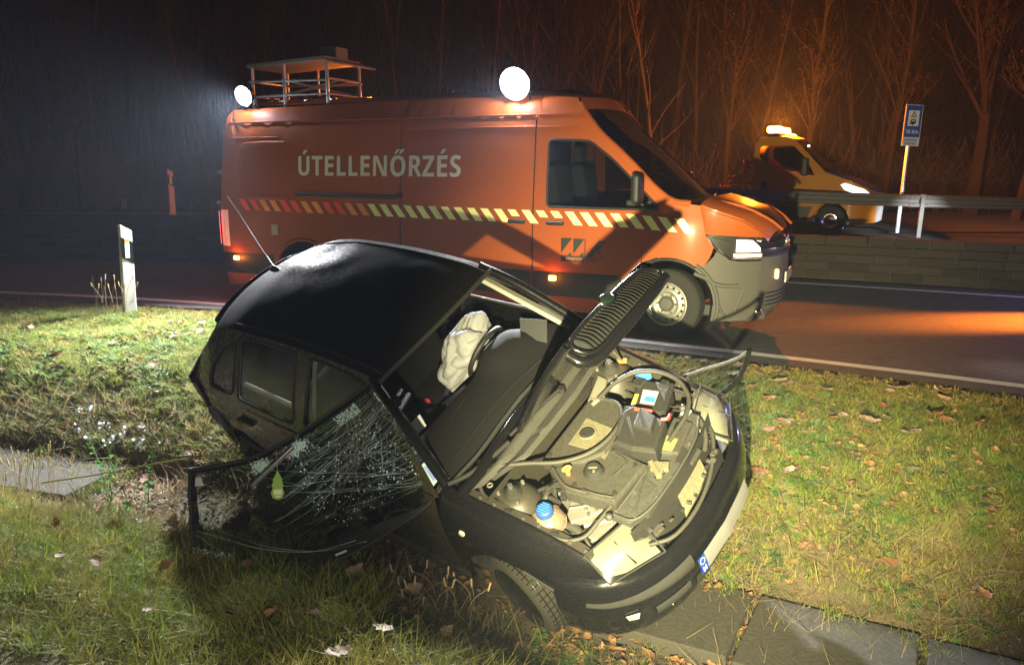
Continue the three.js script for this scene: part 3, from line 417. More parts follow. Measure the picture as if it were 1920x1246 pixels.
  part(car, 'engine_block', [prism([[0.3, 0.66, 0.24], [0.43, 0.66, 0.28], [0.43, 0.66, 0.5], [0.28, 0.66, 0.52]], 0.2, 0.02, [0, 1, 0]), at(rbox(0.3, 0.3, 0.5, 0.03), 0.12, 0.58, 0.1), rod([0.3, 0.69, 0.46], [0.42, 0.69, 0.36], 0.02)], M.alu);
  part(car, 'dipstick', [rod([0.126, 0.76, 0.29], [0.126, 0.87, 0.287], 0.006), at(new THREE.TorusGeometry(0.022, 0.008, 8, 24), 0.126, 0.892, 0.287, 0.5, 0.9, 0), rod([0.126, 0.84, 0.287], [0.126, 0.87, 0.287], 0.013)], std([0.8, 0.22, 0.06], 0.45));
  const clump = []; { let s = seed; seed = 99; for (let i = 0; i < 15; i++) { const a = V(rr(0.0, 0.16), rr(0.72, 0.8), rr(0.26, 0.46)), b = V(rr(0.0, 0.17), rr(0.72, 0.83), rr(0.26, 0.46)), c = a.clone().lerp(b, 0.5).add(V(rr(-0.03, 0.03), rr(0.01, 0.05), rr(-0.04, 0.04))); clump.push(tube([a, c, b], rr(0.009, 0.017), 12, 7)); if (i % 2) clump.push(at(rbox(rr(0.03, 0.06), rr(0.03, 0.05), rr(0.03, 0.06), 0.008), b.x, b.y, b.z, rr(0, 1), rr(0, 3), 0)); } seed = s; }
  part(car, 'wiring_loom', clump, M.engDark);
  part(car, 'hose', [tube([[0.17, 0.68, 0.53], [0.238, 0.7, 0.5], [0.31, 0.69, 0.52], [0.3, 0.66, 0.58], [0.24, 0.62, 0.6]], 0.026, 40, 12), tube([[0.05, 0.74, 0.5], [0.07, 0.8, 0.45], [0.03, 0.78, 0.38], [-0.02, 0.7, 0.36]], 0.02, 30, 10)], M.engPlastic);
  part(car, 'washer', [at(new THREE.TorusGeometry(0.014, 0.006, 6, 20), -0.23, 0.872, 0.55, Math.PI / 2)], M.alu);
  // slam panel, latch, intake duct, radiator
  const slam = part(car, 'slam_panel', [prism([[0.45, 0.795, -0.42], [0.56, 0.795, -0.42], [0.61, 0.795, -0.3], [0.64, 0.795, 0.0], [0.625, 0.795, 0.3], [0.57, 0.795, 0.4], [0.45, 0.795, 0.4], [0.48, 0.795, 0.1], [0.47, 0.795, -0.15]], 0.05, 0.008, [0, 1, 0]), prism([[0.5, 0.8, 0.3], [0.58, 0.8, 0.33], [0.575, 0.8, 0.36], [0.495, 0.8, 0.335]], 0.02, 0.004, [0, 1, 0])], M.greyPlastic);
  part(slam, 'intake_duct', [prism([[0.445, 0.815, -0.34], [0.565, 0.815, -0.34], [0.595, 0.815, -0.1], [0.475, 0.815, -0.06]], 0.05, 0.012, [0, 1, 0])], M.engPlastic);
  part(slam, 'warning_label', [prism([[0.478, 0.818, -0.305], [0.52, 0.818, -0.31], [0.53, 0.818, -0.25], [0.488, 0.818, -0.245]], 0.003, 0, [0, 1, 0])], std([1, 1, 1], 0.5, { map: canvasTex(64, 64, (c) => { c.fillStyle = '#111'; c.fillRect(0, 0, 64, 64); c.fillStyle = '#e8d020'; c.fillRect(34, 6, 24, 52); c.fillStyle = '#ddd'; c.fillRect(6, 8, 22, 20); c.fillStyle = '#111'; c.fillRect(40, 20, 12, 24); }) }));
  part(slam, 'type_label', [prism([[0.478, 0.818, -0.19], [0.548, 0.818, -0.19], [0.558, 0.818, -0.1], [0.488, 0.818, -0.085]], 0.003, 0, [0, 1, 0])], std([0.32, 0.32, 0.14], 0.5, { map: rep(fine, 60) }));
  part(slam, 'bonnet_latch', [at(rbox(0.1, 0.03, 0.06, 0.008), 0.545, 0.81, 0.02, 0, 0.4), at(rbox(0.03, 0.04, 0.12, 0.008), 0.53, 0.812, 0.05, 0, 0.9), at(rbox(0.02, 0.03, 0.09, 0.006), 0.57, 0.815, 0.04, 0, 0.2), rod([0.52, 0.82, 0.0], [0.58, 0.82, 0.09], 0.008)], M.beige);
  part(slam, 'latch_opening', [prism([[0.555, 0.801, 0.03], [0.585, 0.801, 0.04], [0.575, 0.801, 0.1], [0.545, 0.801, 0.09]], 0.003, 0, [0, 1, 0])], M.frit);
  part(slam, 'rubber_stop', [at(lathe([[0, 0.02], [0.016, 0.018], [0.02, 0], [0.022, -0.01]], 18), 0.46, 0.81, 0.42), at(lathe([[0, 0.02], [0.016, 0.018], [0.02, 0], [0.022, -0.01]], 18), 0.46, 0.81, -0.42)], M.engPlastic);
  const rad = part(car, 'radiator', [surf(24, 6, (u, v) => [lerp(0.64, 0.7, v) - 0.05 * (2 * u - 1) ** 2, lerp(0.77, 0.42, v), lerp(-0.46, 0.44, u)])], M.engDark);
  part(car, 'radiator_plate', [prism([[0.648, 0.672, -0.216], [0.72, 0.672, -0.15], [0.745, 0.66, 0.0], [0.752, 0.66, 0.165], [0.7, 0.672, 0.11], [0.634, 0.672, 0.048]], 0.012, 0.003, [0.3, 1, 0])], M.beige, 'pale yellow radiator shield');
  part(car, 'radiator_frame', [prism([[0.62, 0.735, -0.24], [0.66, 0.735, -0.23], [0.66, 0.735, -0.12], [0.61, 0.735, -0.12]], 0.02, 0.004, [0, 1, 0]), tube([[0.5, 0.7, -0.5], [0.62, 0.69, -0.42], [0.69, 0.67, -0.3], [0.75, 0.65, -0.1], [0.77, 0.645, 0.1], [0.74, 0.65, 0.3], [0.66, 0.66, 0.4]], 0.012, 60, 8), tube([[0.45, 0.76, -0.46], [0.56, 0.745, -0.42], [0.63, 0.72, -0.34], [0.66, 0.7, -0.26]], 0.015, 30, 8), ...[-0.3, -0.27, -0.22].map((z) => at(rbox(0.03, 0.03, 0.025, 0.006), 0.7, 0.665, z)), prism([[0.6, 0.66, 0.25], [0.68, 0.66, 0.27], [0.66, 0.66, 0.36], [0.58, 0.66, 0.36]], 0.03, 0.006, [0, 1, 0])], M.engPlastic);
  // small fittings: clips, screws, ribs, cables and pipes of the engine bay
  { const s0 = seed; seed = 515;
    for (const s of [1, -1]) for (let i = 0; i < 9; i++) { const X = lerp(-0.3, 0.42, i / 8), y = fenderTopY(X) - 0.016, z = s * (fenderZ(X) - 0.035); part(car, i % 3 ? 'fender_bolt' : 'fender_clip', i % 3 ? at(cyl(0.009, 0.011, 0.012, 6), X, y + 0.006, z) : at(rbox(0.05, 0.012, 0.022, 0.004), X, y + 0.004, z, 0, s * 0.2), i % 3 ? M.steel : M.engDark); }
    for (let i = 0; i < 8; i++) part(slam, 'slam_rib', at(rbox(0.012, 0.012, 0.07, 0.003), 0.5 + 0.008 * i, 0.8, 0.1 + 0.03 * i, 0, 0.3), M.greyPlastic);
    for (const [x, z] of [[0.47, 0.37], [0.58, 0.36], [0.62, 0.2], [0.63, 0.05], [0.48, -0.02], [0.61, -0.2], [0.5, 0.22]]) part(slam, 'screw', at(cyl(0.01, 0.01, 0.008, 10), x, 0.799, z), M.steel);
    part(slam, 'dark_panel', [prism([[0.585, 0.801, -0.16], [0.628, 0.801, -0.15], [0.636, 0.801, -0.05], [0.597, 0.801, -0.05]], 0.004, 0.001, [0, 1, 0])], M.engDark);
    part(slam, 'panel_lip', [tube([[0.47, 0.8, 0.39], [0.575, 0.803, 0.385], [0.622, 0.803, 0.3], [0.642, 0.803, 0.05], [0.625, 0.803, -0.24], [0.57, 0.803, -0.4]], 0.008, 50, 6), tube([[0.475, 0.8, 0.36], [0.487, 0.805, 0.15], [0.476, 0.805, -0.05]], 0.009, 30, 6)], M.greyPlastic);
    part(slam, 'recess', [prism([[0.51, 0.801, 0.12], [0.59, 0.801, 0.14], [0.58, 0.801, 0.25], [0.505, 0.801, 0.24]], 0.005, 0.002, [0, 1, 0])], M.engPlastic);
    part(cover, 'cover_rib', [tube([[0.26, 0.853, 0.35], [0.33, 0.853, 0.35], [0.44, 0.853, 0.33]], 0.008, 16, 6), tube([[0.3, 0.85, 0.06], [0.38, 0.85, 0.09], [0.37, 0.85, 0.2]], 0.006, 16, 6), tube([[0.02, 0.85, 0.29], [0.16, 0.853, 0.37], [0.3, 0.853, 0.36]], 0.012, 24, 6), tube([[-0.05, 0.874, -0.24], [0.1, 0.876, -0.27], [0.22, 0.876, -0.2]], 0.007, 20, 6)], M.engPlastic);
    for (const [x, z] of [[-0.03, -0.22], [0.2, -0.2], [-0.03, 0.23], [0.43, 0.3], [0.44, 0.09], [0.2, 0.34]]) part(cover, 'cover_bolt', at(cyl(0.012, 0.014, 0.01, 12), x, z > 0.05 && x > 0.1 ? 0.85 : 0.875, z), M.engDark);
    for (let i = 0; i < 12; i++) { const z = rr(-0.5, -0.2), a = V(rr(0.0, 0.1), rr(0.76, 0.84), z), b = V(rr(0.35, 0.5), rr(0.74, 0.84), z + rr(-0.1, 0.1)); if (i < 5) part(car, 'cable', tube([a, a.clone().lerp(b, 0.5).add(V(0, rr(-0.06, 0.02), rr(-0.06, 0.06))), b], rr(0.006, 0.011), 18, 6), M.engDark); }
    for (let i = 0; i < 7; i++) { const a = V(rr(0.2, 0.42), rr(0.66, 0.74), rr(0.42, 0.58)), b = V(rr(0.1, 0.44), rr(0.6, 0.7), rr(0.5, 0.62)); part(car, 'pipe', tube([a, a.clone().lerp(b, 0.5).add(V(0, 0.03, 0)), b], rr(0.008, 0.014), 12, 6), i % 2 ? M.engDark : M.bayMetal); }
    for (let i = 0; i < 14; i++) { const t = i / 13; part(car, 'radiator_fitting', at(rbox(rr(0.012, 0.03), rr(0.01, 0.025), rr(0.01, 0.03), 0.003), 0.62 + 0.13 * Math.sin(t * Math.PI) + rr(-0.02, 0.02), rr(0.65, 0.7), lerp(-0.42, 0.4, t), rr(-0.3, 0.3), rr(-0.5, 0.5), 0), pick([M.engDark, M.greyPlastic, M.engPlastic])); }
    seed = s0; }
  part(car, 'prop_rod', [rod([-0.03, 0.87, -0.6], [0.02, 1.18, -0.42], 0.007)], M.beige);
  part(car, 'rod_clip', [at(rbox(0.05, 0.02, 0.03, 0.005), -0.03, 0.875, -0.6, 0, 0.4)], M.orangeClip);
  // bonnet standing up with the grille on its front edge
  const Bn = { fn: V(0.2, 1.66, 0.1), ff: V(0.217, 1.606, -0.651), rn: V(-0.255, 0.965, 0.2), rf: V(-0.27, 0.965, -0.64), dn: V(0.325, 1.585, 0.08), df: V(0.31, 1.535, -0.72) };
  const out = Bn.ff.clone().sub(Bn.fn).cross(Bn.rn.clone().sub(Bn.fn)).normalize(); if (out.x > 0) out.negate();
  const bAt = (u, v, off = 0) => { const p = Bn.fn.clone().lerp(Bn.ff, u).lerp(Bn.rn.clone().lerp(Bn.rf, u), v); p.addScaledVector(out, off + 0.025 * Math.sin(u * Math.PI) * (1 - v) + 0.02 * Math.sin(v * Math.PI)); return p; };
  const bonnet = part(car, 'bonnet', [surf(20, 20, (u, v) => bAt(u, v, 0.006)), surf(20, 20, (u, v) => bAt(0.03 + 0.94 * u, 0.03 + 0.94 * v, -0.03)), tube(Array.from({ length: 10 }, (_, i) => bAt(0.0, i / 9, -0.012)), 0.02, 40, 8), tube(Array.from({ length: 10 }, (_, i) => bAt(1, i / 9, -0.012)), 0.02, 40, 8)], M.carPaint);
  part(bonnet, 'bonnet_corner', [prism([[0.092, 1.521, -0.642], [0.143, 1.557, -0.737], [0.215, 1.558, -0.812], [0.199, 1.523, -0.762], [0.15, 1.515, -0.698]], 0.012, 0.003)], M.carPaint, 'bent bonnet corner');
  // grille: frame, slats, badge; face spanned by fn, ff, df, dn
  const gAt = (u, v, off = 0) => { const k = Math.sin(u * Math.PI); const p = Bn.fn.clone().lerp(Bn.ff, u).lerp(Bn.dn.clone().lerp(Bn.df, u), v); const n = Bn.ff.clone().sub(Bn.fn).cross(Bn.dn.clone().sub(Bn.fn)).normalize(); if (n.y < 0) n.negate(); return p.addScaledVector(n, off + 0.03 * k); };
  const slatM = phys([0.004, 0.004, 0.0045], 0.6, { specularIntensity: 0.25 });
  const grille = part(bonnet, 'grille', [surf(24, 6, (u, v) => gAt(0.02 + 0.96 * u, v, -0.02))], M.engDark);
  const gc = [[0.03, 0.12], [0.0, 0.3], [0.02, 0.8], [0.08, 1.0], [0.3, 1.06], [0.7, 1.06], [0.93, 0.98], [0.99, 0.7], [0.97, 0.25], [0.9, 0.04], [0.5, -0.02], [0.12, 0.02]];
  part(grille, 'grille_frame', [tube(gc.map(([u, v]) => gAt(u, v, 0.004)), 0.013, 120, 8, true)], M.carPaint);
  part(bonnet, 'front_lip', [tube([[0.97, 1.1], [0.7, 1.2], [0.3, 1.22], [0.02, 1.12], [-0.05, 0.8], [-0.05, 0.3]].map(([u, v]) => gAt(u, v, -0.012)), 0.03, 60, 10)], M.carPaint);
  for (let i = 0; i < 27; i++) { const u = 0.07 + 0.86 * i / 26; part(grille, 'grille_slat', tube([gAt(u, 0.12, 0), gAt(u + 0.012, 0.5, 0.006), gAt(u, 0.93, 0)], 0.0048, 8, 6), slatM); }
  const bq = gAt(0.47, 0.02, 0.028), bx = gAt(0.6, 0.02).sub(gAt(0.34, 0.02)).normalize(), by = gAt(0.47, 0.3).sub(gAt(0.47, -0.1)).normalize(), bn = bx.clone().cross(by);
  const bm = new THREE.Matrix4().makeBasis(bx, by, bn).setPosition(bq);
  const badge = part(grille, 'badge', [new THREE.SphereGeometry(0.044, 24, 12).applyMatrix4(new THREE.Matrix4().makeScale(1, 0.72, 0.25)).applyMatrix4(bm)], std([0.005, 0.011, 0.009], 0.3));
  part(badge, 'badge_ring', [new THREE.TorusGeometry(0.047, 0.007, 10, 40).applyMatrix4(new THREE.Matrix4().makeScale(1, 0.75, 1)).applyMatrix4(bm), rod([-0.02, 0, 0.011], [0.024, 0.006, 0.011], 0.005).applyMatrix4(bm), rod([-0.005, -0.012, 0.011], [0.012, 0.016, 0.011], 0.004).applyMatrix4(bm)], M.chrome);
  // loose trim torn from the bumper end
  part(car, 'torn_trim', [tube([[0.26, 0.66, -0.8], [0.4, 0.74, -0.83], [0.5, 0.79, -0.85], [0.62, 0.88, -0.85], [0.68, 0.945, -0.85]], 0.01, 40, 8)], M.greyPlastic, 'loose grey strut');
  part(car, 'torn_trim', [tube([[0.69, 0.97, -0.85], [0.675, 0.9, -0.85], [0.642, 0.8, -0.85], [0.573, 0.669, -0.82], [0.46, 0.56, -0.76]], 0.016, 40, 8)], M.carPaint, 'curved black bumper end torn loose');
  // wheels
  const wheel = (x, z, steer) => {
    const s = Math.sign(z), w = new THREE.Group(); w.name = 'wheel'; w.position.set(x, 0.285, z); w.rotation.y = steer; car.add(w);
    part(w, 'tyre', at(lathe([[0.19, -0.08], [0.215, -0.088], [0.255, -0.088], [0.278, -0.07], [0.286, -0.04], [0.288, 0], [0.286, 0.04], [0.278, 0.07], [0.255, 0.088], [0.215, 0.088], [0.19, 0.08]], 48), 0, 0, 0, Math.PI / 2), M.tyreDusty);
    part(w, 'tread_groove', [-0.05, -0.017, 0.017, 0.05].map((q) => at(new THREE.TorusGeometry(0.2865, 0.004, 5, 60), 0, 0, q)).concat(Array.from({ length: 48 }, (_, i) => at(rbox(0.006, 0.006, 0.15, 0.002, 1), 0.287 * Math.cos(i * Math.PI / 24), 0.287 * Math.sin(i * Math.PI / 24), 0, 0, 0, i * Math.PI / 24))), M.frit);
    part(w, 'rim', [at(lathe([[0.205, 0.09], [0.195, 0.088], [0.185, 0.05], [0.15, 0.045], [0.11, 0.055], [0.06, 0.06], [0.05, 0.07], [0, 0.075]], 40), 0, 0, 0, s * Math.PI / 2), ...Array.from({ length: 8 }, (_, i) => at(cyl(0.018, 0.018, 0.012, 12), 0.135 * Math.cos(i * Math.PI / 4), 0.135 * Math.sin(i * Math.PI / 4), s * 0.046, Math.PI / 2))], M.frit);
  };
  wheel(0, 0.735, -0.22); wheel(0, -0.735, -0.22); wheel(-2.462, 0.73, 0); wheel(-2.462, -0.73, 0);
  part(car, 'wheel_arch_liner', [1, -1].flatMap((s) => [0, -2.462].map((x) => at(new THREE.CylinderGeometry(0.36, 0.36, 0.2, 24, 1, true, Math.PI / 2, Math.PI), x, 0.3, s * 0.66, Math.PI / 2, 0, 0).applyMatrix4(new THREE.Matrix4()))), M.engDark);
  part(car, 'floor_pan', [at(rbox(2.7, 0.04, 1.45, 0.01), -1.55, 0.22, 0)], M.engDark);
  // cabin
  const dash = part(car, 'dashboard', surf(40, 22, (u, v) => { const z = lerp(-0.7, 0.66, u), k = Math.exp(-(((z + 0.36) / 0.2) ** 4)); const x = pws(v, [0, 0.2, 0.5, 0.65, 0.8, 1], [-0.37, -0.5, -0.76, -0.86, -0.86, -0.78]), y = pws(v, [0, 0.2, 0.5, 0.65, 0.8, 1], [0.94, 0.965, 0.955, 0.9, 0.74, 0.52]); return [x - 0.06 * k * smooth(0.3, 0.6, v), y + 0.075 * k * Math.exp(-(((v - 0.5) / 0.16) ** 2)) - 0.02 * (2 * u - 1) ** 4, z]; }), M.fabric);
  part(dash, 'air_vent', [at(rbox(0.03, 0.05, 0.2, 0.008), -0.865, 0.85, 0.05), at(rbox(0.03, 0.1, 0.2, 0.008), -0.865, 0.74, 0.05)], M.blackPlastic);
  part(dash, 'dash_seam', [tube([[-0.44, 0.972, -0.5], [-0.5, 0.98, 0], [-0.47, 0.975, 0.52]], 0.004, 30, 5), tube([[-0.74, 0.965, 0.1], [-0.7, 0.965, 0.3], [-0.6, 0.97, 0.5]], 0.004, 20, 5)], M.blackPlastic);
  part(car, 'pillar_cover', [prism([[-0.42, 0.955, -0.7], [-0.62, 0.97, -0.7], [-0.7, 1.09, -0.69], [-0.47, 1.02, -0.68]], 0.03, 0.006, [0, 0, 1]), prism([[-0.52, 0.975, -0.5], [-0.72, 0.985, -0.48], [-0.8, 1.03, -0.6], [-0.6, 1.04, -0.64]], 0.02, 0.006, [0, 1, 0.2])], std([0.035, 0.036, 0.04], 0.75));
  const sw = V(-0.985, 0.86, -0.38), sn = V(-0.9, 0.43, 0.02).normalize(), sq = new THREE.Quaternion().setFromUnitVectors(V(0, 0, 1), sn), sm = new THREE.Matrix4().compose(sw, sq, V(1, 1, 1));
  part(car, 'steering_wheel', [new THREE.TorusGeometry(0.185, 0.017, 12, 60).applyMatrix4(sm), rbox(0.12, 0.11, 0.06, 0.03).applyMatrix4(sm), rod([-0.17, 0.02, 0], [0.17, 0.02, 0], 0.018).applyMatrix4(sm), rod([0, -0.02, 0], [0, -0.17, 0], 0.016).applyMatrix4(sm), rod([0, 0, 0], [0, 0, -0.25], 0.04).applyMatrix4(sm)], M.blackPlastic);
  const bagG = new THREE.SphereGeometry(1, 80, 60); { const p = bagG.attributes.position; for (let i = 0; i < p.count; i++) { let x = p.getX(i), y = p.getY(i), z = p.getZ(i); const a = Math.atan2(y - 0.9, x + 0.5), q = Math.hypot(y - 0.9, x + 0.5), f = Math.abs(n3(a * 3.2 + 4, q * 0.8, z * 0.8)), g = Math.abs(n3(a * 7, q * 1.2 + 9, z)), r = 0.98 - 0.14 * (1 - f) ** 4 - 0.025 * (1 - g) ** 3 + 0.2 * n3(x * 0.9, y * 0.9, z + 5); p.setXYZ(i, x * r * 0.24, y * r * 0.25 - 0.03 * (1 - y), z * r * 0.15 + 0.06); } bagG.computeVertexNormals(); }
  part(car, 'airbag', bagG.applyMatrix4(new THREE.Matrix4().compose(V(-1.08, 0.835, -0.37), sq, V(1, 1, 1))), M.cloth, 'crumpled white airbag hanging from the steering wheel');
  part(car, 'airbag', at(new THREE.IcosahedronGeometry(0.05, 4), -0.95, 0.83, -0.28, 0, 0, 0, [0.8, 1.2, 0.8]), M.cloth);
  for (const s of [1, -1]) part(car, 'seat', [at(rbox(0.52, 0.16, 0.48, 0.06, 4), -1.42, 0.46, s * 0.34, 0, 0, 0.08), at(rbox(0.16, 0.62, 0.47, 0.06, 4), -1.74, 0.76, s * 0.34, 0, 0, 0.22), at(rbox(0.1, 0.17, 0.26, 0.04, 3), -1.86, 1.17, s * 0.34, 0, 0, 0.22)], M.fabric);
  part(car, 'rear_bench', [at(rbox(0.5, 0.16, 1.25, 0.06, 3), -2.3, 0.47, 0), at(rbox(0.15, 0.55, 1.25, 0.06, 3), -2.56, 0.76, 0, 0, 0, 0.3)], M.fabric);
  part(car, 'centre_console', [at(rbox(0.8, 0.14, 0.2, 0.03, 3), -1.15, 0.42, 0), at(rbox(0.18, 0.3, 0.22, 0.04, 3), -0.84, 0.56, 0.02, 0, 0, -0.3), rod([-1.12, 0.48, 0], [-1.16, 0.6, -0.01], 0.012), at(new THREE.SphereGeometry(0.026, 16, 12), -1.165, 0.615, -0.01)], M.blackPlastic);
  part(car, 'handbrake', [tube([[-1.5, 0.48, 0.02], [-1.4, 0.53, 0.02], [-1.28, 0.57, 0.02]], 0.017, 16, 8)], M.blackPlastic);
  part(car, 'belt_buckle', at(rbox(0.035, 0.03, 0.02, 0.005), -1.36, 0.57, 0.11), M.red, 'red belt buckle');
  part(car, 'belt_buckle', at(rbox(0.035, 0.03, 0.02, 0.005), -1.4, 0.55, -0.06), M.red, 'red belt buckle');
  part(car, 'seat_lever', [tube([[-1.6, 0.55, 0.05], [-1.57, 0.62, 0.06], [-1.55, 0.66, 0.1]], 0.025, 14, 8)], std([0.36, 0.31, 0.22], 0.8));
  part(car, 'belt_strap', [tube([[-1.42, 0.97, -0.7], [-1.46, 0.85, -0.7], [-1.5, 0.72, -0.7], [-1.48, 0.6, -0.68]], 0.018, 20, 6)], M.blackPlastic);
  const litter = (name, cat, label, pts, m) => { const g = prism(pts, 0.008, 0.001); g.applyMatrix4(car.matrix.compose(car.position, car.quaternion, car.scale)); solo(name, g, m, label, cat); };
  litter('paper_sheet', 'paper', 'crumpled pale paper lying under the dashboard beside the airbag', [[-0.99, 0.7, -0.1], [-1.05, 0.73, -0.16], [-1.2, 0.63, -0.02], [-1.12, 0.58, 0.05]], std([0.5, 0.52, 0.58], 0.8));
  litter('paper_sheet', 'paper', 'white folded paper lying on the dashboard beside the windscreen hole', [[-0.93, 0.86, 0.33], [-0.99, 0.91, 0.3], [-1.05, 0.86, 0.41], [-1.0, 0.8, 0.42]], std([0.6, 0.6, 0.58], 0.8));
  litter('card_packet', 'packet', 'small light blue packet on the front passenger seat', [[-1.1, 0.72, 0.23], [-1.15, 0.74, 0.2], [-1.19, 0.7, 0.24], [-1.13, 0.67, 0.26]], std([0.2, 0.34, 0.55], 0.6));
}

// ---------- windscreen torn out and folded over the side of the hatchback ----------
{
  const cr = (pts) => new THREE.CatmullRomCurve3(pts.map((p) => V(...p)), false, 'centripetal');
  const top = cr([[-0.805, 0.513, -4.423], [-0.993, 0.372, -4.400], [-1.243, 0.206, -4.372], [-1.494, 0.075, -4.351], [-1.683, 0.024, -4.348], [-1.889, -0.012, -4.348]]);
  const bot = cr([[-0.350, 0.034, -4.123], [-0.477, -0.128, -4.108], [-0.658, -0.257, -4.097], [-0.930, -0.417, -4.079], [-1.204, -0.500, -4.074], [-1.521, -0.506, -4.122], [-1.839, -0.473, -4.178]]);
  const hin = cr([[-0.805, 0.513, -4.423], [-0.656, 0.388, -4.328], [-0.487, 0.195, -4.221], [-0.350, 0.034, -4.123]]), far = cr([[-1.889, -0.012, -4.348], [-1.868, -0.238, -4.263], [-1.839, -0.473, -4.178]]);
  const N = V(-0.1, 0.35, 0.9).normalize();
  const at2 = (u, v, off = 0) => {
    const p = top.getPoint(u).multiplyScalar(1 - v).addScaledVector(bot.getPoint(u), v).addScaledVector(hin.getPoint(v), 1 - u).addScaledVector(far.getPoint(v), u);
    const q = top.getPoint(0).multiplyScalar((1 - u) * (1 - v)).addScaledVector(top.getPoint(1), u * (1 - v)).addScaledVector(bot.getPoint(0), (1 - u) * v).addScaledVector(bot.getPoint(1), u * v);
    return p.sub(q).addScaledVector(N, off + 0.05 * Math.sin(u * Math.PI) * Math.sin(v * Math.PI) + 0.006 * n2(u * 6, v * 5));
  };
  const ws = thing('broken_windscreen', 'shattered windscreen with a black border hanging off the side of the black hatchback', 'windscreen');
  part(ws, 'glass', surf(60, 40, (u, v) => at2(u, v)), M.screenGlass);
  const bordr = [surf(60, 2, (u, v) => at2(u, 0.002 + 0.045 * v, 0.004)), surf(60, 3, (u, v) => at2(u, 1 - (0.03 + 0.09 * Math.sin(clamp((0.85 - u) * 1.6) * Math.PI) ** 0.8) * v, 0.004)), surf(2, 40, (u, v) => at2(1 - 0.035 * u, v, 0.004)), surf(2, 40, (u, v) => at2(0.028 * u, lerp(0.2, 1, v) , 0.004))];
  part(ws, 'border', bordr, M.frit);
  part(ws, 'edge_rubber', [tube(Array.from({ length: 24 }, (_, i) => at2(i / 23, 0, 0.002)), 0.011, 90, 7), tube(Array.from({ length: 14 }, (_, i) => at2(1, i / 13 * 0.9, 0.002)), 0.011, 50, 7), tube(Array.from({ length: 24 }, (_, i) => at2(i / 23 * 0.7, 1, 0.002)), 0.008, 80, 7)], M.rubber);
  // cracks: thin bright splits in the glass
  const cr2 = [], crumbs = [], s0 = seed; seed = 4242;
  const seg = (a, b, w) => { // crack from uv a to uv b as a thin crooked ribbon
    const n = Math.max(4, Math.round(Math.hypot(a[0] - b[0], a[1] - b[1]) * 26)), rows = [[], []], j1 = rr(0, 99);
    for (let i = 0; i <= n; i++) { const t = i / n, k = 0.005 * n2(j1, t * 5), u = clamp(lerp(a[0], b[0], t) + k), v = clamp(lerp(a[1], b[1], t) + 0.007 * n2(j1 + 50, t * 4) + 0.03 * Math.sin(t * 3.1) * ((j1 % 1) - 0.5)), e = w * (0.25 + 0.75 * Math.abs(n2(j1 + 9, t * 7))), p = at2(u, v, 0.005), d = at2(clamp(u + (b[0] - a[0]) * 0.02), clamp(v + (b[1] - a[1]) * 0.02), 0.005).sub(p), s = d.cross(N).normalize().multiplyScalar(e); rows[0].push(p.clone().add(s)); rows[1].push(p.sub(s)); }
    cr2.push(grid(rows));
  };
  const fan = (c, n, r0, r1, a0, a1, w) => { for (let i = 0; i < n; i++) { const a = rr(a0, a1), r = rr(r0, r1); seg([clamp(c[0] + 0.02 * Math.cos(a)), clamp(c[1] + 0.02 * Math.sin(a))], [clamp(c[0] + r * Math.cos(a)), clamp(c[1] + r * Math.sin(a) * 1.2)], w * rr(0.5, 1.1)); } };
  for (let i = 0; i < 44; i++) { const y = 0.08 + 0.86 * i / 43; seg([0.015, y], [rr(0.2, 0.5), clamp(y * 0.72 + rr(-0.02, 0.16))], rr(0.0004, 0.001)); }
  for (let i = 0; i < 24; i++) { const y = rr(0.1, 0.5); seg([0.04, y], [0.6 + rr(-0.15, 0.1), y + rr(0.12, 0.3)], rr(0.0004, 0.0009)); }
  for (let i = 0; i < 34; i++) { const u = rr(0.1, 0.4), v = rr(0.2, 0.5); seg([u, v], [u + rr(0.06, 0.16), v + rr(0.1, 0.4)], rr(0.0004, 0.001)); }
  for (let i = 0; i < 90; i++) { const u = rr(0.03, 0.5), v = rr(0.1, 0.8), a = rr(0, 6.28), l = rr(0.01, 0.05); seg([u, v], [clamp(u + l * Math.cos(a)), clamp(v + 1.3 * l * Math.sin(a))], rr(0.0005, 0.0011)); }
  fan([0.2, 0.1], 16, 0.05, 0.22, 0.3, 2.2, 0.0014); fan([0.44, 0.1], 22, 0.03, 0.14, 0, 6.28, 0.0017); fan([0.6, 0.1], 20, 0.03, 0.12, 0, 6.28, 0.0017); fan([0.26, 0.42], 20, 0.05, 0.25, 0, 6.28, 0.0011); fan([0.09, 0.3], 12, 0.05, 0.16, 0, 6.28, 0.0011);
  seg([0.62, 0.1], [0.25, 0.62], 0.0018); seg([0.6, 0.3], [0.12, 0.74], 0.0018); seg([0.66, 0.12], [0.5, 0.4], 0.0016); seg([0.98, 0.7], [0.45, 0.93], 0.0019); seg([0.9, 0.66], [0.42, 0.97], 0.0012); seg([0.95, 0.45], [0.8, 0.2], 0.001); seg([0.98, 0.75], [0.85, 0.98], 0.0012); seg([0.55, 0.4], [0.1, 0.86], 0.0013); seg([0.5, 0.46], [0.08, 0.9], 0.0012);
  part(ws, 'cracks', cr2, phys([0.5, 0.56, 0.55], 0.8, { ...DS, transmission: 0.4, thickness: 0 })).userData.kind = 'stuff';
  const cell = () => { const g = new THREE.TetrahedronGeometry(rr(0.003, 0.008), 0); return g; };
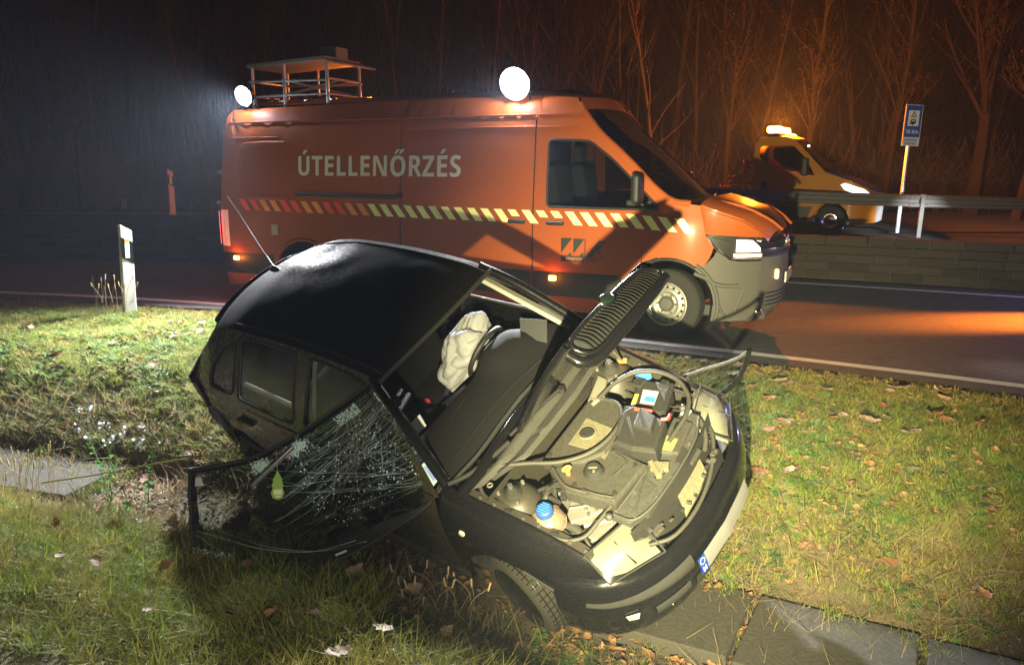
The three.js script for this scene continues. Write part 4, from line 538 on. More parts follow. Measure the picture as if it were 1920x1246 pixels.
  for (let i = 0; i < 1500; i++) { const m = rnd(); let u, v; if (m < 0.36) { const k = rnd() < 0.5; u = (k ? 0.44 : 0.6) + rr(-0.06, 0.06) * rr(0.3, 1); v = 0.1 + rr(-0.06, 0.09) * rr(0.3, 1); } else if (m < 0.5) { u = rr(0.15, 0.26); v = 0.06 + rr(0, 0.1); } else if (m < 0.75) { u = 0.02 + Math.abs(rr(-0.03, 0.03)); v = rr(0.1, 0.95); } else if (m < 0.9) { u = rr(0.1, 0.5); v = rr(0.2, 0.8); } else { u = 0.96 + rr(-0.1, 0.04); v = 0.95 + rr(-0.06, 0.04); } const p = at2(clamp(u), clamp(v), 0.006); crumbs.push(at(cell(), p.x, p.y, p.z, rr(0, 6), rr(0, 6), 0)); }
  part(ws, 'glass_crumbs', crumbs, phys([0.8, 0.95, 0.93], 0.7, { ...DS, transmission: 0.4, thickness: 0 })).userData.kind = 'stuff';
  seed = s0;
  const patch = (u0, u1, v0, v1, off) => surf(4, 4, (u, v) => at2(lerp(u0, u1, u), lerp(v0, v1, v), off));
  part(ws, 'inspection_sticker', patch(0.035, 0.085, 0.76, 0.94, 0.007), std([0.45, 0.68, 0.6], 0.5, DS));
  part(ws, 'sticker_panel', patch(0.048, 0.072, 0.78, 0.92, 0.009), std([0.2, 0.27, 0.6], 0.5, DS));
  part(ws, 'toll_label', prism([at2(0.965, 0.1, 0.008), at2(0.938, 0.1, 0.008), at2(0.925, 0.2, 0.008), at2(0.968, 0.2, 0.008)].map((p) => p.toArray()), 0.003, 0), std([0.5, 0.5, 0.55], 0.6));
  part(ws, 'maker_label', patch(0.49, 0.53, 0.955, 0.97, 0.008), M.white);
  // interior mirror still stuck to the glass, seen from its edge
  const m0 = at2(0.44, 0.1, 0.05), m1 = at2(0.66, 0.26, 0.07), mm = m0.clone().lerp(m1, 0.5);
  const mir = part(ws, 'rear_view_mirror', [rod(m0, m1, 0.016, 0.013, 10), rod(mm, at2(0.54, 0.12, 0), 0.012)], std([0.2, 0.19, 0.2], 0.5));
  part(mir, 'mirror_glass', rod(m0.clone().add(V(0, 0.006, 0.012)), m1.clone().add(V(0, 0.004, 0.012)), 0.009, 0.008, 8), M.steel);
  // air freshener on its string
  const f0 = at2(0.555, 0.3, 0.05), fs = new THREE.Shape([[0, 0.1], [0.014, 0.07], [0.028, 0.045], [0.022, 0.04], [0.034, 0.01], [0.026, 0.006], [0.036, -0.03], [0.026, -0.055], [0, -0.065], [-0.026, -0.055], [-0.036, -0.03], [-0.026, 0.006], [-0.034, 0.01], [-0.022, 0.04], [-0.028, 0.045], [-0.014, 0.07]].map((p) => new THREE.Vector2(...p)));
  const fr = thing('air_freshener', 'green leaf shaped air freshener hanging from the mirror over the broken windscreen', 'air freshener', null, [f0.x, f0.y - 0.03, f0.z + 0.02]);
  fr.rotation.set(-0.35, 0.3, 0.05);
  part(fr, 'card', new THREE.ExtrudeGeometry(fs, { depth: 0.003, bevelEnabled: false }), phys([0.36, 0.62, 0.1], 0.7, { transmission: 0.4, thickness: 0, ...DS }));
  part(fr, 'print', [at(rbox(0.045, 0.028, 0.003, 0.001), 0, -0.022, 0.004), at(rbox(0.03, 0.01, 0.003, 0.001), 0.002, -0.046, 0.004)], std([0.7, 0.74, 0.5], 0.6));
  part(fr, 'string', rod([0, 0.1, 0], [-0.005, 0.2, -0.01], 0.0015, 0.0015, 5), M.white);
}

// ---------- orange road inspection van ----------
const van = thing('road_inspection_van', 'orange road inspection van with reflective stripes and roof floodlights parked on the road', 'van', null, [1.965, 0, -8.709], -0.429);
const vw = (x, y, z) => V(x, y, z).applyAxisAngle(V(0, 1, 0), -0.429).add(V(1.965, 0, -8.709));
{
  const vz = (y) => pws(y, [0.15, 0.35, 0.62, 0.9, 1.15, 1.3, 1.6, 1.9, 2.1, 2.25, 2.36, 2.44], [0.955, 0.985, 1.005, 1.012, 1.008, 0.995, 0.972, 0.945, 0.922, 0.89, 0.83, 0.72]);
  const nose = (x) => pws(x, [-6, -5.6, 0, 0.3, 0.55, 0.75, 0.9, 1.0], [-0.09, 0, 0, -0.045, -0.14, -0.28, -0.45, -0.75]);
  const S = (s, off = 0) => (x, y) => [x, y, s * (vz(y) + nose(x) + off)];
  const arcP = (cx, r, a0, a1, n = 16) => Array.from({ length: n + 1 }, (_, i) => { const a = lerp(a0, a1, i / n); return [cx + r * Math.cos(a), 0.36 + r * Math.sin(a)]; });
  const cargo = [[-5.83, 0.2], [-5.86, 0.6], [-5.84, 1.3], [-5.76, 2.1], [-5.7, 2.4], [-3.105, 2.44], [-3.105, 0.2], ...arcP(-4.49, 0.46, -0.3, Math.PI + 0.3)];
  const slide = [[-3.09, 0.2], [-3.09, 2.44], [-1.465, 2.44], [-1.465, 0.2]];
  const wind = roundPoly([[-1.3, 1.3], [-1.3, 1.98], [-0.86, 1.96], [-0.6, 1.77], [-0.33, 1.52], [-0.1, 1.295]], 0.05);
  const cab = [[-1.45, 0.2], [-1.45, 2.44], [-1.05, 2.4], [-0.97, 2.28], [-0.8, 2.07], [-0.46, 1.78], [-0.05, 1.385], [0.28, 1.34], [0.345, 1.06], [0.425, 0.94], [0.4, 0.85], [0.34, 0.74], ...arcP(0, 0.44, 1.0, Math.PI + 0.35, 18), [-0.46, 0.2]];
  for (const s of [1, -1]) {
    const P = S(s), b = part(van, 'side_panel', sheet(cargo, [], P, 0.14), M.vanPaint), d = part(van, 'sliding_door', sheet(slide, [], P, 0.14), M.vanPaint), c = part(van, 'cab_door', sheet(cab, [wind], P, 0.12), M.vanPaint);
    part(c, 'side_window', sheet(wind, [], S(s, -0.015), 0.2), M.darkGlass);
    part(c, 'window_rubber', [band(wind, 0.014, P)], M.vanBlack);
    for (const [q, x] of [[b, -3.098], [d, -1.458], [c, -0.27]]) part(q, 'door_gap', [tube([[x, 0.22], [x, 0.7], [x, 1.3], [x + (x > -1 ? 0 : 0), x > -1 ? 1.3 : 2.0]].map(([X, Y]) => S(s, 0.0015)(X, Y)), 0.0045, 30, 5)], M.seam);
    part(b, 'roof_drip', [tube([-5.66, -5, -4, -3.11].map((x) => S(s, 0.004)(x, 2.235)), 0.012, 30, 6), tube([-5.62, -5.2, -4.86].map((x) => S(s, 0.003)(x, 2.05)), 0.009, 20, 6)], M.vanPaint);
    part(d, 'roof_drip', [tube([-3.08, -2.3, -1.47].map((x) => S(s, 0.004)(x, 2.235)), 0.012, 20, 6), tube([-3.08, -2.3, -1.47].map((x) => S(s, 0.003)(x, 2.115)), 0.009, 20, 6)], M.vanPaint);
    part(c, 'roof_drip', [tube([-1.44, -1.2, -0.95].map((x) => S(s, 0.004)(x, 2.235)), 0.012, 12, 6), tube([-1.44, -1.2, -0.98].map((x) => S(s, 0.003)(x, 2.11)), 0.009, 12, 6)], M.vanPaint);
    part(b, 'panel_recess', [tube([[-4.75, 1.985], [-5.2, 1.98], [-5.42, 1.95], [-5.46, 1.7], [-5.47, 1.42], [-5.4, 1.33], [-5.2, 1.315], [-4.7, 1.315]].map(([x, y]) => S(s, 0.004)(x, y)), 0.022, 60, 8)], M.vanPaint);
    part(b, 'slide_rail', [tube([[-4.58, 1.375], [-3.8, 1.368], [-3.11, 1.36]].map(([x, y]) => S(s, 0.006)(x, y)), 0.024, 30, 8), rod(S(s, 0.02)(-3.13, 1.38), S(s, 0.02)(-3.07, 1.38), 0.03)], M.vanBlack);
    for (const [q, x0, x1] of [[b, -5.84, -4.98], [b, -4.0, -3.12], [d, -3.08, -1.48], [c, -1.44, -0.47]]) part(q, 'rub_panel', surf(16, 4, (u, v) => S(s, 0.014 - 0.012 * Math.abs(2 * v - 1) ** 6)(lerp(x0, x1, u), lerp(0.62, 0.36, v))), M.vanBlack);
    part(d, 'handle', at(rbox(0.2, 0.045, 0.04, 0.018), -1.64, 1.135, s * (vz(1.13) + 0.022)), M.vanBlack);
    part(c, 'handle', at(rbox(0.2, 0.045, 0.04, 0.018), -1.2, 1.13, s * (vz(1.13) + 0.022)), M.vanBlack);
    part(van, 'wheel_arch_trim', [tube(arcP(-4.49, 0.47, 0.1, Math.PI - 0.1, 14).map(([x, y]) => S(s, 0.0)(x, y)), 0.022, 40, 8)], M.vanPaint);
    part(van, 'wheel_arch_trim', [tube(arcP(0, 0.45, 0.95, Math.PI + 0.2, 16).map(([x, y]) => S(s, 0.0)(x, y)), 0.018, 40, 8)], M.vanBlack);
    // grey plastic wing and bumper corner ahead of the front wheel
    const corner = [...arcP(0, 0.445, -0.32, 1.0, 14), [0.35, 0.76], [0.43, 0.85], [0.475, 0.94], [0.56, 0.82], [0.66, 0.8], [0.9, 0.8], [0.9, 0.2], [0.42, 0.2]];
    const wg = part(van, 'bumper_corner', sheet(corner, [], S(s, 0.004), 0.08), M.vanPlastic);
    part(wg, 'moulding', [tube([[0.26, 0.68], [0.4, 0.62], [0.44, 0.585], [0.54, 0.56], [0.66, 0.56]].map(([x, y]) => S(s, 0.006)(x, y)), 0.022, 40, 8), tube([[0.47, 0.5], [0.5, 0.35], [0.56, 0.23]].map(([x, y]) => S(s, 0.006)(x, y)), 0.014, 20, 6), tube([[0.7, 0.52], [0.66, 0.38], [0.62, 0.24]].map(([x, y]) => S(s, 0.006)(x, y)), 0.014, 20, 6), tube(arcP(0, 0.485, -0.3, 0.98, 14).map(([x, y]) => S(s, 0.006)(x, y)), 0.02, 40, 6)], M.vanPlastic);
    part(van, 'fuel_flap', surf(4, 4, (u, v) => S(s, 0.004)(lerp(-4.98, -4.88, u), lerp(1.0, 0.87, v))), std([0.42, 0.3, 0.26], 0.5, DS));
    for (const x of [-1.22, -5.58]) { const p = S(s, 0.02)(x, 0.555); const m = part(van, 'side_marker_lamp', at(rbox(0.085, 0.055, 0.03, 0.01), ...p), glow([1.0, 0.42, 0.05], 9)); if (s > 0) shine(new THREE.PointLight(), 0.35, AMBER, vw(p[0], p[1], p[2] + 0.04).toArray(), null, 1); }
    const tl = part(van, 'tail_lamp', surf(4, 12, (u, v) => { const y = lerp(1.16, 0.7, v); return [lerp(-5.875, -5.69, u), y, s * (vz(y) + nose(lerp(-5.875, -5.69, u)) + 0.012 * Math.sin(u * Math.PI) - (u < 0.05 ? 0.03 : 0))]; }), glow([0.75, 0.02, 0.05], 0.5));
    part(tl, 'lamp_lens', surf(2, 10, (u, v) => { const y = lerp(1.14, 0.72, v); return [-5.87 + 0.028 * u, y, s * (vz(y) - 0.035 + 0.02 * u)]; }), glow([1.0, 0.08, 0.1], 2.2));
    // headlamp
    const hl = (u, v, o) => { const x = lerp(0.36, 0.88, u), yt = pw(x, [0.36, 0.5, 0.88], [1.055, 1.055, 1.02]), yb = pw(x, [0.36, 0.44, 0.56, 0.62, 0.88], [1.04, 0.93, 0.84, 0.815, 0.82]); const y = lerp(yt, yb, v); return S(s, o)(x, y); };
    const hd = part(van, 'headlight', surf(20, 8, (u, v) => hl(u, v, -0.05)), M.vanBlack);
    part(hd, 'lens', surf(20, 8, (u, v) => hl(u, v, 0.008)), M.headLens);
    part(hd, 'lamp_glow', surf(8, 6, (u, v) => hl(lerp(0.5, 0.9, u), lerp(0.14, 0.68, v), -0.03)), glow([1.0, 0.8, 0.76], 2.2));
    part(hd, 'turn_lamp', surf(8, 2, (u, v) => hl(lerp(0.46, 0.95, u), lerp(0.76, 0.92, v), -0.03)), glow([1.0, 0.38, 0.2], 1.6));
    part(hd, 'bezel_line', [tube([0.1, 0.3, 0.42].map((u) => hl(u, 0.3, -0.02)), 0.008, 12, 6), tube([[0.36, 1.048], [0.44, 0.93], [0.56, 0.84], [0.72, 0.815], [0.88, 0.82]].map(([x, y]) => S(s, 0.01)(x, y)), 0.007, 30, 6)], M.chrome);
    if (s > 0) { const p = vw(0.9, 0.92, 0.78), q = vw(6, 0.1, 1.2); shine(new THREE.SpotLight(0xffffff, 1, 0, 0.35, 0.7, 2), 40, [1, 0.85, 0.75], p.toArray(), q.toArray(), 2); }
    // mirror
    part(van, 'door_mirror', [at(rbox(0.1, 0.3, 0.2, 0.045, 4), -0.3, 1.5, s * 1.13), at(rbox(0.1, 0.06, 0.2, 0.02), -0.36, 1.36, s * 1.05)], M.vanBlack);
    // wheels
    for (const x of [0, -4.49]) {
      const w = new THREE.Group(); w.name = 'wheel'; w.position.set(x, 0.356, s * 0.885); w.rotation.y = x === 0 ? -0.12 : 0; van.add(w);
      part(w, 'tyre', at(lathe([[0.21, -0.1], [0.25, -0.11], [0.31, -0.112], [0.345, -0.09], [0.354, -0.06], [0.356, 0], [0.354, 0.06], [0.345, 0.09], [0.31, 0.112], [0.25, 0.11], [0.222, 0.1]], 56), 0, 0, 0, Math.PI / 2), M.tyre);
      const rim = part(w, 'rim', [at(lathe([[0.222, 0.1], [0.215, 0.108], [0.205, 0.1], [0.2, 0.07], [0.185, 0.05], [0.16, 0.062], [0.135, 0.085], [0.125, 0.07], [0.1, 0.05], [0.075, 0.055], [0.07, 0.09], [0.06, 0.1], [0, 0.1]], 56), 0, 0, 0, s * Math.PI / 2)], std([0.33, 0.33, 0.3], 0.42, { metalness: 0.6, ...DS }));
      part(rim, 'rim_hole', Array.from({ length: 16 }, (_, i) => at(cyl(0.014, 0.014, 0.01, 14), 0.168 * Math.cos(i * Math.PI / 8), 0.168 * Math.sin(i * Math.PI / 8), s * 0.058, Math.PI / 2)), M.frit);
      part(rim, 'wheel_nut', Array.from({ length: 6 }, (_, i) => at(cyl(0.014, 0.014, 0.03, 6), 0.095 * Math.cos(i * Math.PI / 3), 0.095 * Math.sin(i * Math.PI / 3), s * 0.062, Math.PI / 2)), M.steel);
      part(rim, 'hub_cap', [at(lathe([[0.075, 0.06], [0.07, 0.1], [0.05, 0.108], [0, 0.108]], 30), 0, 0, 0, s * Math.PI / 2)], M.vanPlastic);
      part(van, 'wheel_arch_liner', at(new THREE.CylinderGeometry(0.43, 0.43, 0.3, 28, 1, true), x, 0.36, s * 0.82, Math.PI / 2), M.vanBlack);
    }
  }
  // roof, windscreen, bonnet, front
  part(van, 'roof', surf(24, 24, (u, v) => { const x = lerp(-5.7, -1.0, v), z = lerp(-1, 1, u), e = smooth(0.9, 1, v); return [x + e * 0.0, lerp(2.44, 2.40, e) + 0.11 * (1 - z * z) * (1 - 0.3 * e), z * pws(2.44 - 0.02 * e, [2.36, 2.44], [0.83, 0.72])]; }), M.vanPaint);
  const wsRow = [[-1.04, 2.4], [-0.97, 2.28], [-0.8, 2.07], [-0.46, 1.78], [-0.05, 1.385], [0.26, 1.35]];
  const wsAt = (u, v) => { const f = v * 5, i = Math.min(4, Math.floor(f)), t = f - i, x = lerp(wsRow[i][0], wsRow[i + 1][0], t), y = lerp(wsRow[i][1], wsRow[i + 1][1], t), z = lerp(-1, 1, u); return [x + 0.2 * (1 - z * z) * (0.4 + 0.6 * v), y + 0.04 * (1 - z * z) * (1 - v), z * (vz(y) - 0.03)]; };
  part(van, 'roof_front', surf(24, 6, (u, v) => wsAt(u, v * 0.2)), M.vanPaint);
  part(van, 'windscreen', surf(24, 16, (u, v) => wsAt(u, 0.2 + 0.72 * v)), M.darkGlass);
  for (const u of [0.0, 1.0]) part(van, 'windscreen_pillar', [tube(Array.from({ length: 9 }, (_, i) => wsAt(u, 0.1 + 0.85 * i / 8)), 0.035, 30, 8)], M.vanPaint);
  const bz = [[0.26, 1.37, 0.93], [0.4, 1.33, 0.93], [0.68, 1.24, 0.86], [0.85, 1.12, 0.74], [0.9, 1.04, 0.66]];
  const bon = part(van, 'bonnet', surf(24, 20, (u, v) => { const f = v * 4, i = Math.min(3, Math.floor(f)), t = f - i, q = bz[i].map((a, k) => lerp(a, bz[i + 1][k], t)), z = lerp(-1, 1, u); return [q[0] + 0.09 * (1 - z * z), q[1] + 0.05 * (1 - z ** 4) - 0.05 * Math.abs(z) ** 8, z * q[2]]; }), M.vanPaint);
  for (const s of [1, -1]) part(van, 'wing', surf(10, 8, (u, v) => { const x = lerp(0.28, 0.92, u), yb = pw(x, [0.28, 0.345, 0.5, 0.92], [1.33, 1.06, 1.055, 1.02]); const f = clamp((x - 0.26) / 0.7), yt = pw(x, [0.26, 0.4, 0.68, 0.85, 0.9], [1.36, 1.31, 1.215, 1.09, 1.03]); const y = lerp(yt, Math.min(yb, yt), v), zt = pw(x, [0.26, 0.4, 0.68, 0.85, 0.9], [0.925, 0.92, 0.85, 0.73, 0.65]); return [x, y, s * lerp(zt, vz(y) + nose(x), v)]; }), M.vanPaint);
  part(bon, 'bonnet_crease', [1, -1].map((s) => tube([[0.36, 1.375, s * 0.62], [0.6, 1.33, s * 0.6], [0.88, 1.2, s * 0.52], [1.0, 1.1, s * 0.44]], 0.016, 24, 6)), M.vanPaint);
  const fp = (a) => { const z = pws(Math.abs(a), [0, 0.4, 0.75, 1], [0, 0.36, 0.58, 0.72]); return [pws(Math.abs(a), [0, 0.4, 0.75, 1], [1.01, 0.985, 0.92, 0.84]), Math.sign(a) * z]; };
  const front = (a, y, o = 0) => { const [x, z] = fp(a), e = 0.02 * Math.sin((y - 0.2) * 3.8); return [x + o + e - 0.12 * smooth(0.9, 1.06, y) - 0.1 * smooth(0.34, 0.18, y), y, z * (1 + o * 0.6)]; };
  const fb = part(van, 'front_bumper', surf(40, 24, (u, v) => front(lerp(-1, 1, u), lerp(0.84, 0.19, v))), M.vanPlastic);
  const gr = part(van, 'grille', surf(36, 8, (u, v) => front(lerp(-0.98, 0.98, u), lerp(1.06, 0.84, v), -0.004)), M.vanBlack);
  for (const y of [0.87, 0.92, 0.97, 1.02]) part(gr, 'grille_bar', tube(Array.from({ length: 15 }, (_, i) => front(lerp(-0.95, 0.95, i / 14), y, 0.008)), 0.009, 40, 6), y > 1 || y === 0.92 ? M.chrome : M.vanBlack);
  part(gr, 'emblem', [at(new THREE.TorusGeometry(0.075, 0.01, 8, 36), front(0, 0.95, 0.02)[0], 0.95, 0, 0, Math.PI / 2), rod([front(0, 0.95)[0] + 0.024, 1.01, 0.045], [front(0, 0.95)[0] + 0.024, 0.9, 0], 0.008), rod([front(0, 0.95)[0] + 0.024, 1.01, -0.045], [front(0, 0.95)[0] + 0.024, 0.9, 0], 0.008)], M.chrome);
  for (const y of [0.36, 0.4, 0.44, 0.48]) part(fb, 'air_slat', tube(Array.from({ length: 15 }, (_, i) => front(lerp(-0.85, 0.85, i / 14), y, 0.008)), 0.008, 40, 6), M.vanBlack);
  part(fb, 'fog_lamp', [at(lathe([[0, 0.02], [0.03, 0.018], [0.045, 0], [0.05, -0.03]], 20), ...front(0.93, 0.31, 0.004), 0, 0, -1.2)], M.chrome);
  part(fb, 'registration_plate', [at(rbox(0.02, 0.11, 0.52, 0.005), front(0, 0.56)[0] + 0.016, 0.6, 0)], M.white);
  part(van, 'bumper_corner_lamp', at(rbox(0.04, 0.1, 0.05, 0.015), 0.985, 0.66, 0.5), glow([1, 0.4, 0.06], 2.5));
  part(van, 'rear_door', surf(12, 12, (u, v) => { const y = lerp(2.38, 0.3, v), z = lerp(-1, 1, u); return [pws(y, [0.2, 0.6, 1.3, 2.1, 2.4], [-5.85, -5.88, -5.86, -5.78, -5.72]) - 0.01 * (1 - z * z), y, z * (vz(y) - 0.1)]; }), M.vanPaint);
  part(van, 'rear_bumper', at(rbox(0.16, 0.22, 1.9, 0.05, 3), -5.86, 0.42, 0), M.vanBlack);
  part(van, 'door_hinge', [at(rbox(0.06, 0.05, 0.05, 0.015), -5.83, 1.63, 0.945), at(rbox(0.06, 0.05, 0.05, 0.015), -5.85, 1.26, 0.985)], M.steel);
  part(van, 'underbody', at(rbox(6.2, 0.14, 1.7, 0.03), -2.6, 0.3, 0), M.vanBlack);
  part(van, 'bulkhead', at(rbox(0.05, 2.0, 1.7, 0.02), -1.75, 1.32, 0), M.vanBlack);
  // cab interior
  for (const s of [1, -1]) part(van, 'cab_seat', [at(rbox(0.5, 0.2, 0.5, 0.06, 3), -1.15, 0.95, s * 0.45), at(rbox(0.18, 0.75, 0.48, 0.06, 3), -1.38, 1.35, s * 0.45, 0, 0, 0.15), at(rbox(0.1, 0.2, 0.26, 0.05, 3), -1.46, 1.85, s * 0.45)], std([0.09, 0.095, 0.1], 0.9));
  part(van, 'cab_dashboard', at(rbox(0.6, 0.3, 1.75, 0.08, 3), 0.0, 1.2, 0), M.vanBlack);
  part(van, 'cab_steering_wheel', at(new THREE.TorusGeometry(0.21, 0.018, 8, 40), -0.5, 1.42, -0.45, 0, Math.PI / 2 - 0.2, 0.4), std([0.2, 0.2, 0.2], 0.5));
  part(van, 'windscreen_wiper', [tube([wsAt(0.8, 0.95), wsAt(0.55, 0.86), wsAt(0.3, 0.84)].map((p) => [p[0] + 0.02, p[1] + 0.02, p[2]]), 0.012, 20, 6)], M.vanBlack);
  // stripes, lettering, logo on both sides (lettering where the photo shows it)
  const yel = std([0.95, 0.92, 0.45], 0.35, DS), redS = std([0.9, 0.1, 0.05], 0.35, DS), orS = std([0.93, 0.3, 0.08], 0.35, DS);
  const stripeAt = (x, t) => S(1, 0.0045)(x, pw(x, [-5.5, 0.4], [1.305, 1.235]) - 0.135 * t - (x > -0.4 ? 0.05 * (x + 0.4) : 0));
  let k = 0;
  for (let x = -5.5; x < 0.2; x += 0.163, k++) {
    const near = (q) => x + 0.1 > q - 0.1 && x < q + 0.1, half = near(-1.7) || near(-1.24) ? 0.5 : 1;
    part(van, 'reflective_stripe', surf(2, 4, (u, v) => stripeAt(x + 0.092 * u + 0.112 * v * half, v * half)), x < -3.55 ? (k % 4 < 2 ? redS : orS) : yel);
  }
  const decal = (name, x0, x1, y0, y1, w, h, draw, rough) => { const t = canvasTex(w, h, draw); const g = surf(20, 6, (u, v) => S(1, 0.005)(lerp(x0, x1, u), lerp(y1, y0, v))); const uv = g.attributes.uv; for (let i = 0; i < uv.count; i++) uv.setY(i, 1 - uv.getY(i)); return part(van, name, g, decalMat(t, rough)); };
  decal('lettering', -4.58, -2.3, 1.585, 1.93, 2048, 310, (c) => { c.fillStyle = '#d0cbcb'; c.font = 'bold 236px sans-serif'; c.textBaseline = 'alphabetic'; const m = c.measureText('ÚTELLENŐRZÉS').width; c.setTransform(2030 / m, 0, 0, 1.22, 8, 0); c.fillText('ÚTELLENŐRZÉS', 0, 246); });
  decal('logo', -1.13, -0.6, 0.7, 0.99, 512, 290, (c) => {
    c.fillStyle = '#1b2322';
    c.beginPath(); c.moveTo(0, 8); c.lineTo(118, 8); c.lineTo(0, 168); c.fill();
    c.beginPath(); c.moveTo(132, 10); c.lineTo(250, 10); c.lineTo(132, 172); c.fill();
    c.beginPath(); c.moveTo(250, 10); c.lineTo(262, 12); c.lineTo(262, 200); c.lineTo(250, 200); c.fill();
    c.beginPath(); c.moveTo(256, 198); c.lineTo(400, 22); c.lineTo(470, 22); c.lineTo(320, 198); c.fill();
    c.lineWidth = 10; c.strokeStyle = '#1b2322'; c.beginPath(); c.moveTo(385, 118); c.lineTo(442, 204); c.stroke();
    c.beginPath(); c.moveTo(70, 190); c.lineTo(108, 150); c.lineTo(112, 190); c.fill(); c.beginPath(); c.moveTo(190, 196); c.lineTo(236, 148); c.lineTo(240, 196); c.fill();
    c.fillRect(0, 190, 246, 64); c.fillStyle = '#b06a44'; c.font = 'bold 44px sans-serif'; c.fillText('MAGYAR', 52, 238); c.fillStyle = '#1b2322'; c.fillText('KÖZÚT', 254, 240);
  });
  // roof rack with a folded sign board and amber beacon
  const bars = [], zs = [0.66, 0.0];
  for (const z of zs) for (const x of [-5.45, -4.95, -4.3]) bars.push(rod([x, 2.42, z], [x, 2.93, z], 0.02));
  for (const z of zs) bars.push(rod([-5.5, 2.56, z], [-4.27, 2.56, z], 0.016), rod([-5.5, 2.74, z], [-4.27, 2.72, z], 0.016));
  for (const x of [-5.45, -4.3]) bars.push(rod([x, 2.74, zs[0]], [x, 2.74, zs[1]], 0.016), rod([x, 2.56, zs[0]], [x, 2.56, zs[1]], 0.016));
  bars.push(rod([-5.45, 2.56, 0.5], [-4.4, 2.74, 0.05], 0.014), rod([-4.95, 2.74, 0.66], [-4.3, 2.56, 0.0], 0.014), rod([-4.95, 2.56, 0.66], [-4.3, 2.74, 0.4], 0.012));
  const rk = part(van, 'roof_rack', bars, std([0.3, 0.3, 0.31], 0.45, { metalness: 0.6 }));
  part(rk, 'sign_board', [at(rbox(1.2, 0.05, 0.75, 0.01), -4.9, 2.95, 0.33, 0, 0, 0.04), at(rbox(0.26, 0.03, 0.75, 0.008), -4.2, 2.93, 0.33, 0, 0, -0.25)], M.galv);
  part(rk, 'control_box', at(rbox(0.24, 0.15, 0.25, 0.012), -4.45, 3.06, 0.3), M.galv);
  for (let i = 0; i < 6; i++) part(rk, 'sign_lamp', at(lathe([[0, 0.0], [0.05, 0.02], [0.062, 0.05]], 18), -5.35 + 0.19 * i, 2.5 + (i % 2) * 0.01, 0.4, Math.PI / 2), M.chrome);
  const bcn = part(van, 'beacon', [at(lathe([[0, 0.12], [0.05, 0.11], [0.06, 0.07], [0.06, 0]], 24), -4.55, 2.5, -0.62)], glow(AMBER, 12));
  shine(new THREE.PointLight(), 7, AMBER, vw(-4.55, 2.62, -0.55).toArray(), null, 3);
  // floodlights: a bright core in a wide reflector bowl
  const coreTex = noiseTex(64, (u, v) => { const k = clamp(1.08 - 0.9 * smooth(0.3, 1, v)); return [k * k * 0.92, k * k * 0.96, k ** 1.6]; });
  for (const [x, R, I, aim] of [[-5.4, 0.12, I_WORK_REAR, [-4.8, -0.4, -5.6]], [-1.72, 0.165, I_WORK_FRONT, [-0.7, -0.1, -5.2]]]) {
    const lamp = part(van, 'floodlight', [at(cyl(R - 0.004, R * 0.7, 0.12, 32), x, 2.57, 0.84, Math.PI / 2 + 0.3), rod([x - 0.12, 2.36, 0.76], [x - 0.12, 2.55, 0.83], 0.012), rod([x + 0.12, 2.36, 0.76], [x + 0.12, 2.55, 0.83], 0.012)], M.vanBlack);
    const m = glow([1, 1, 1], 420); m.emissiveMap = coreTex;
    part(lamp, 'lamp_lens', at(lathe(Array.from({ length: 10 }, (_, i) => [R * i / 9, 0.05 * (1 - (i / 9) ** 2)]), 40), x, 2.55, 0.902, Math.PI / 2 + 0.3), m);
    const p = vw(x, 2.54, 0.96); shine(new THREE.SpotLight(0xffffff, 1, 0, 0.9, 0.8, 2), I, WHITE, p.toArray(), aim, 5);
  }
  { const p = vw(-5.95, 0.93, 0.85); shine(new THREE.PointLight(), I_TAIL, [1, 0.03, 0.05], p.toArray(), null, 3); }
}

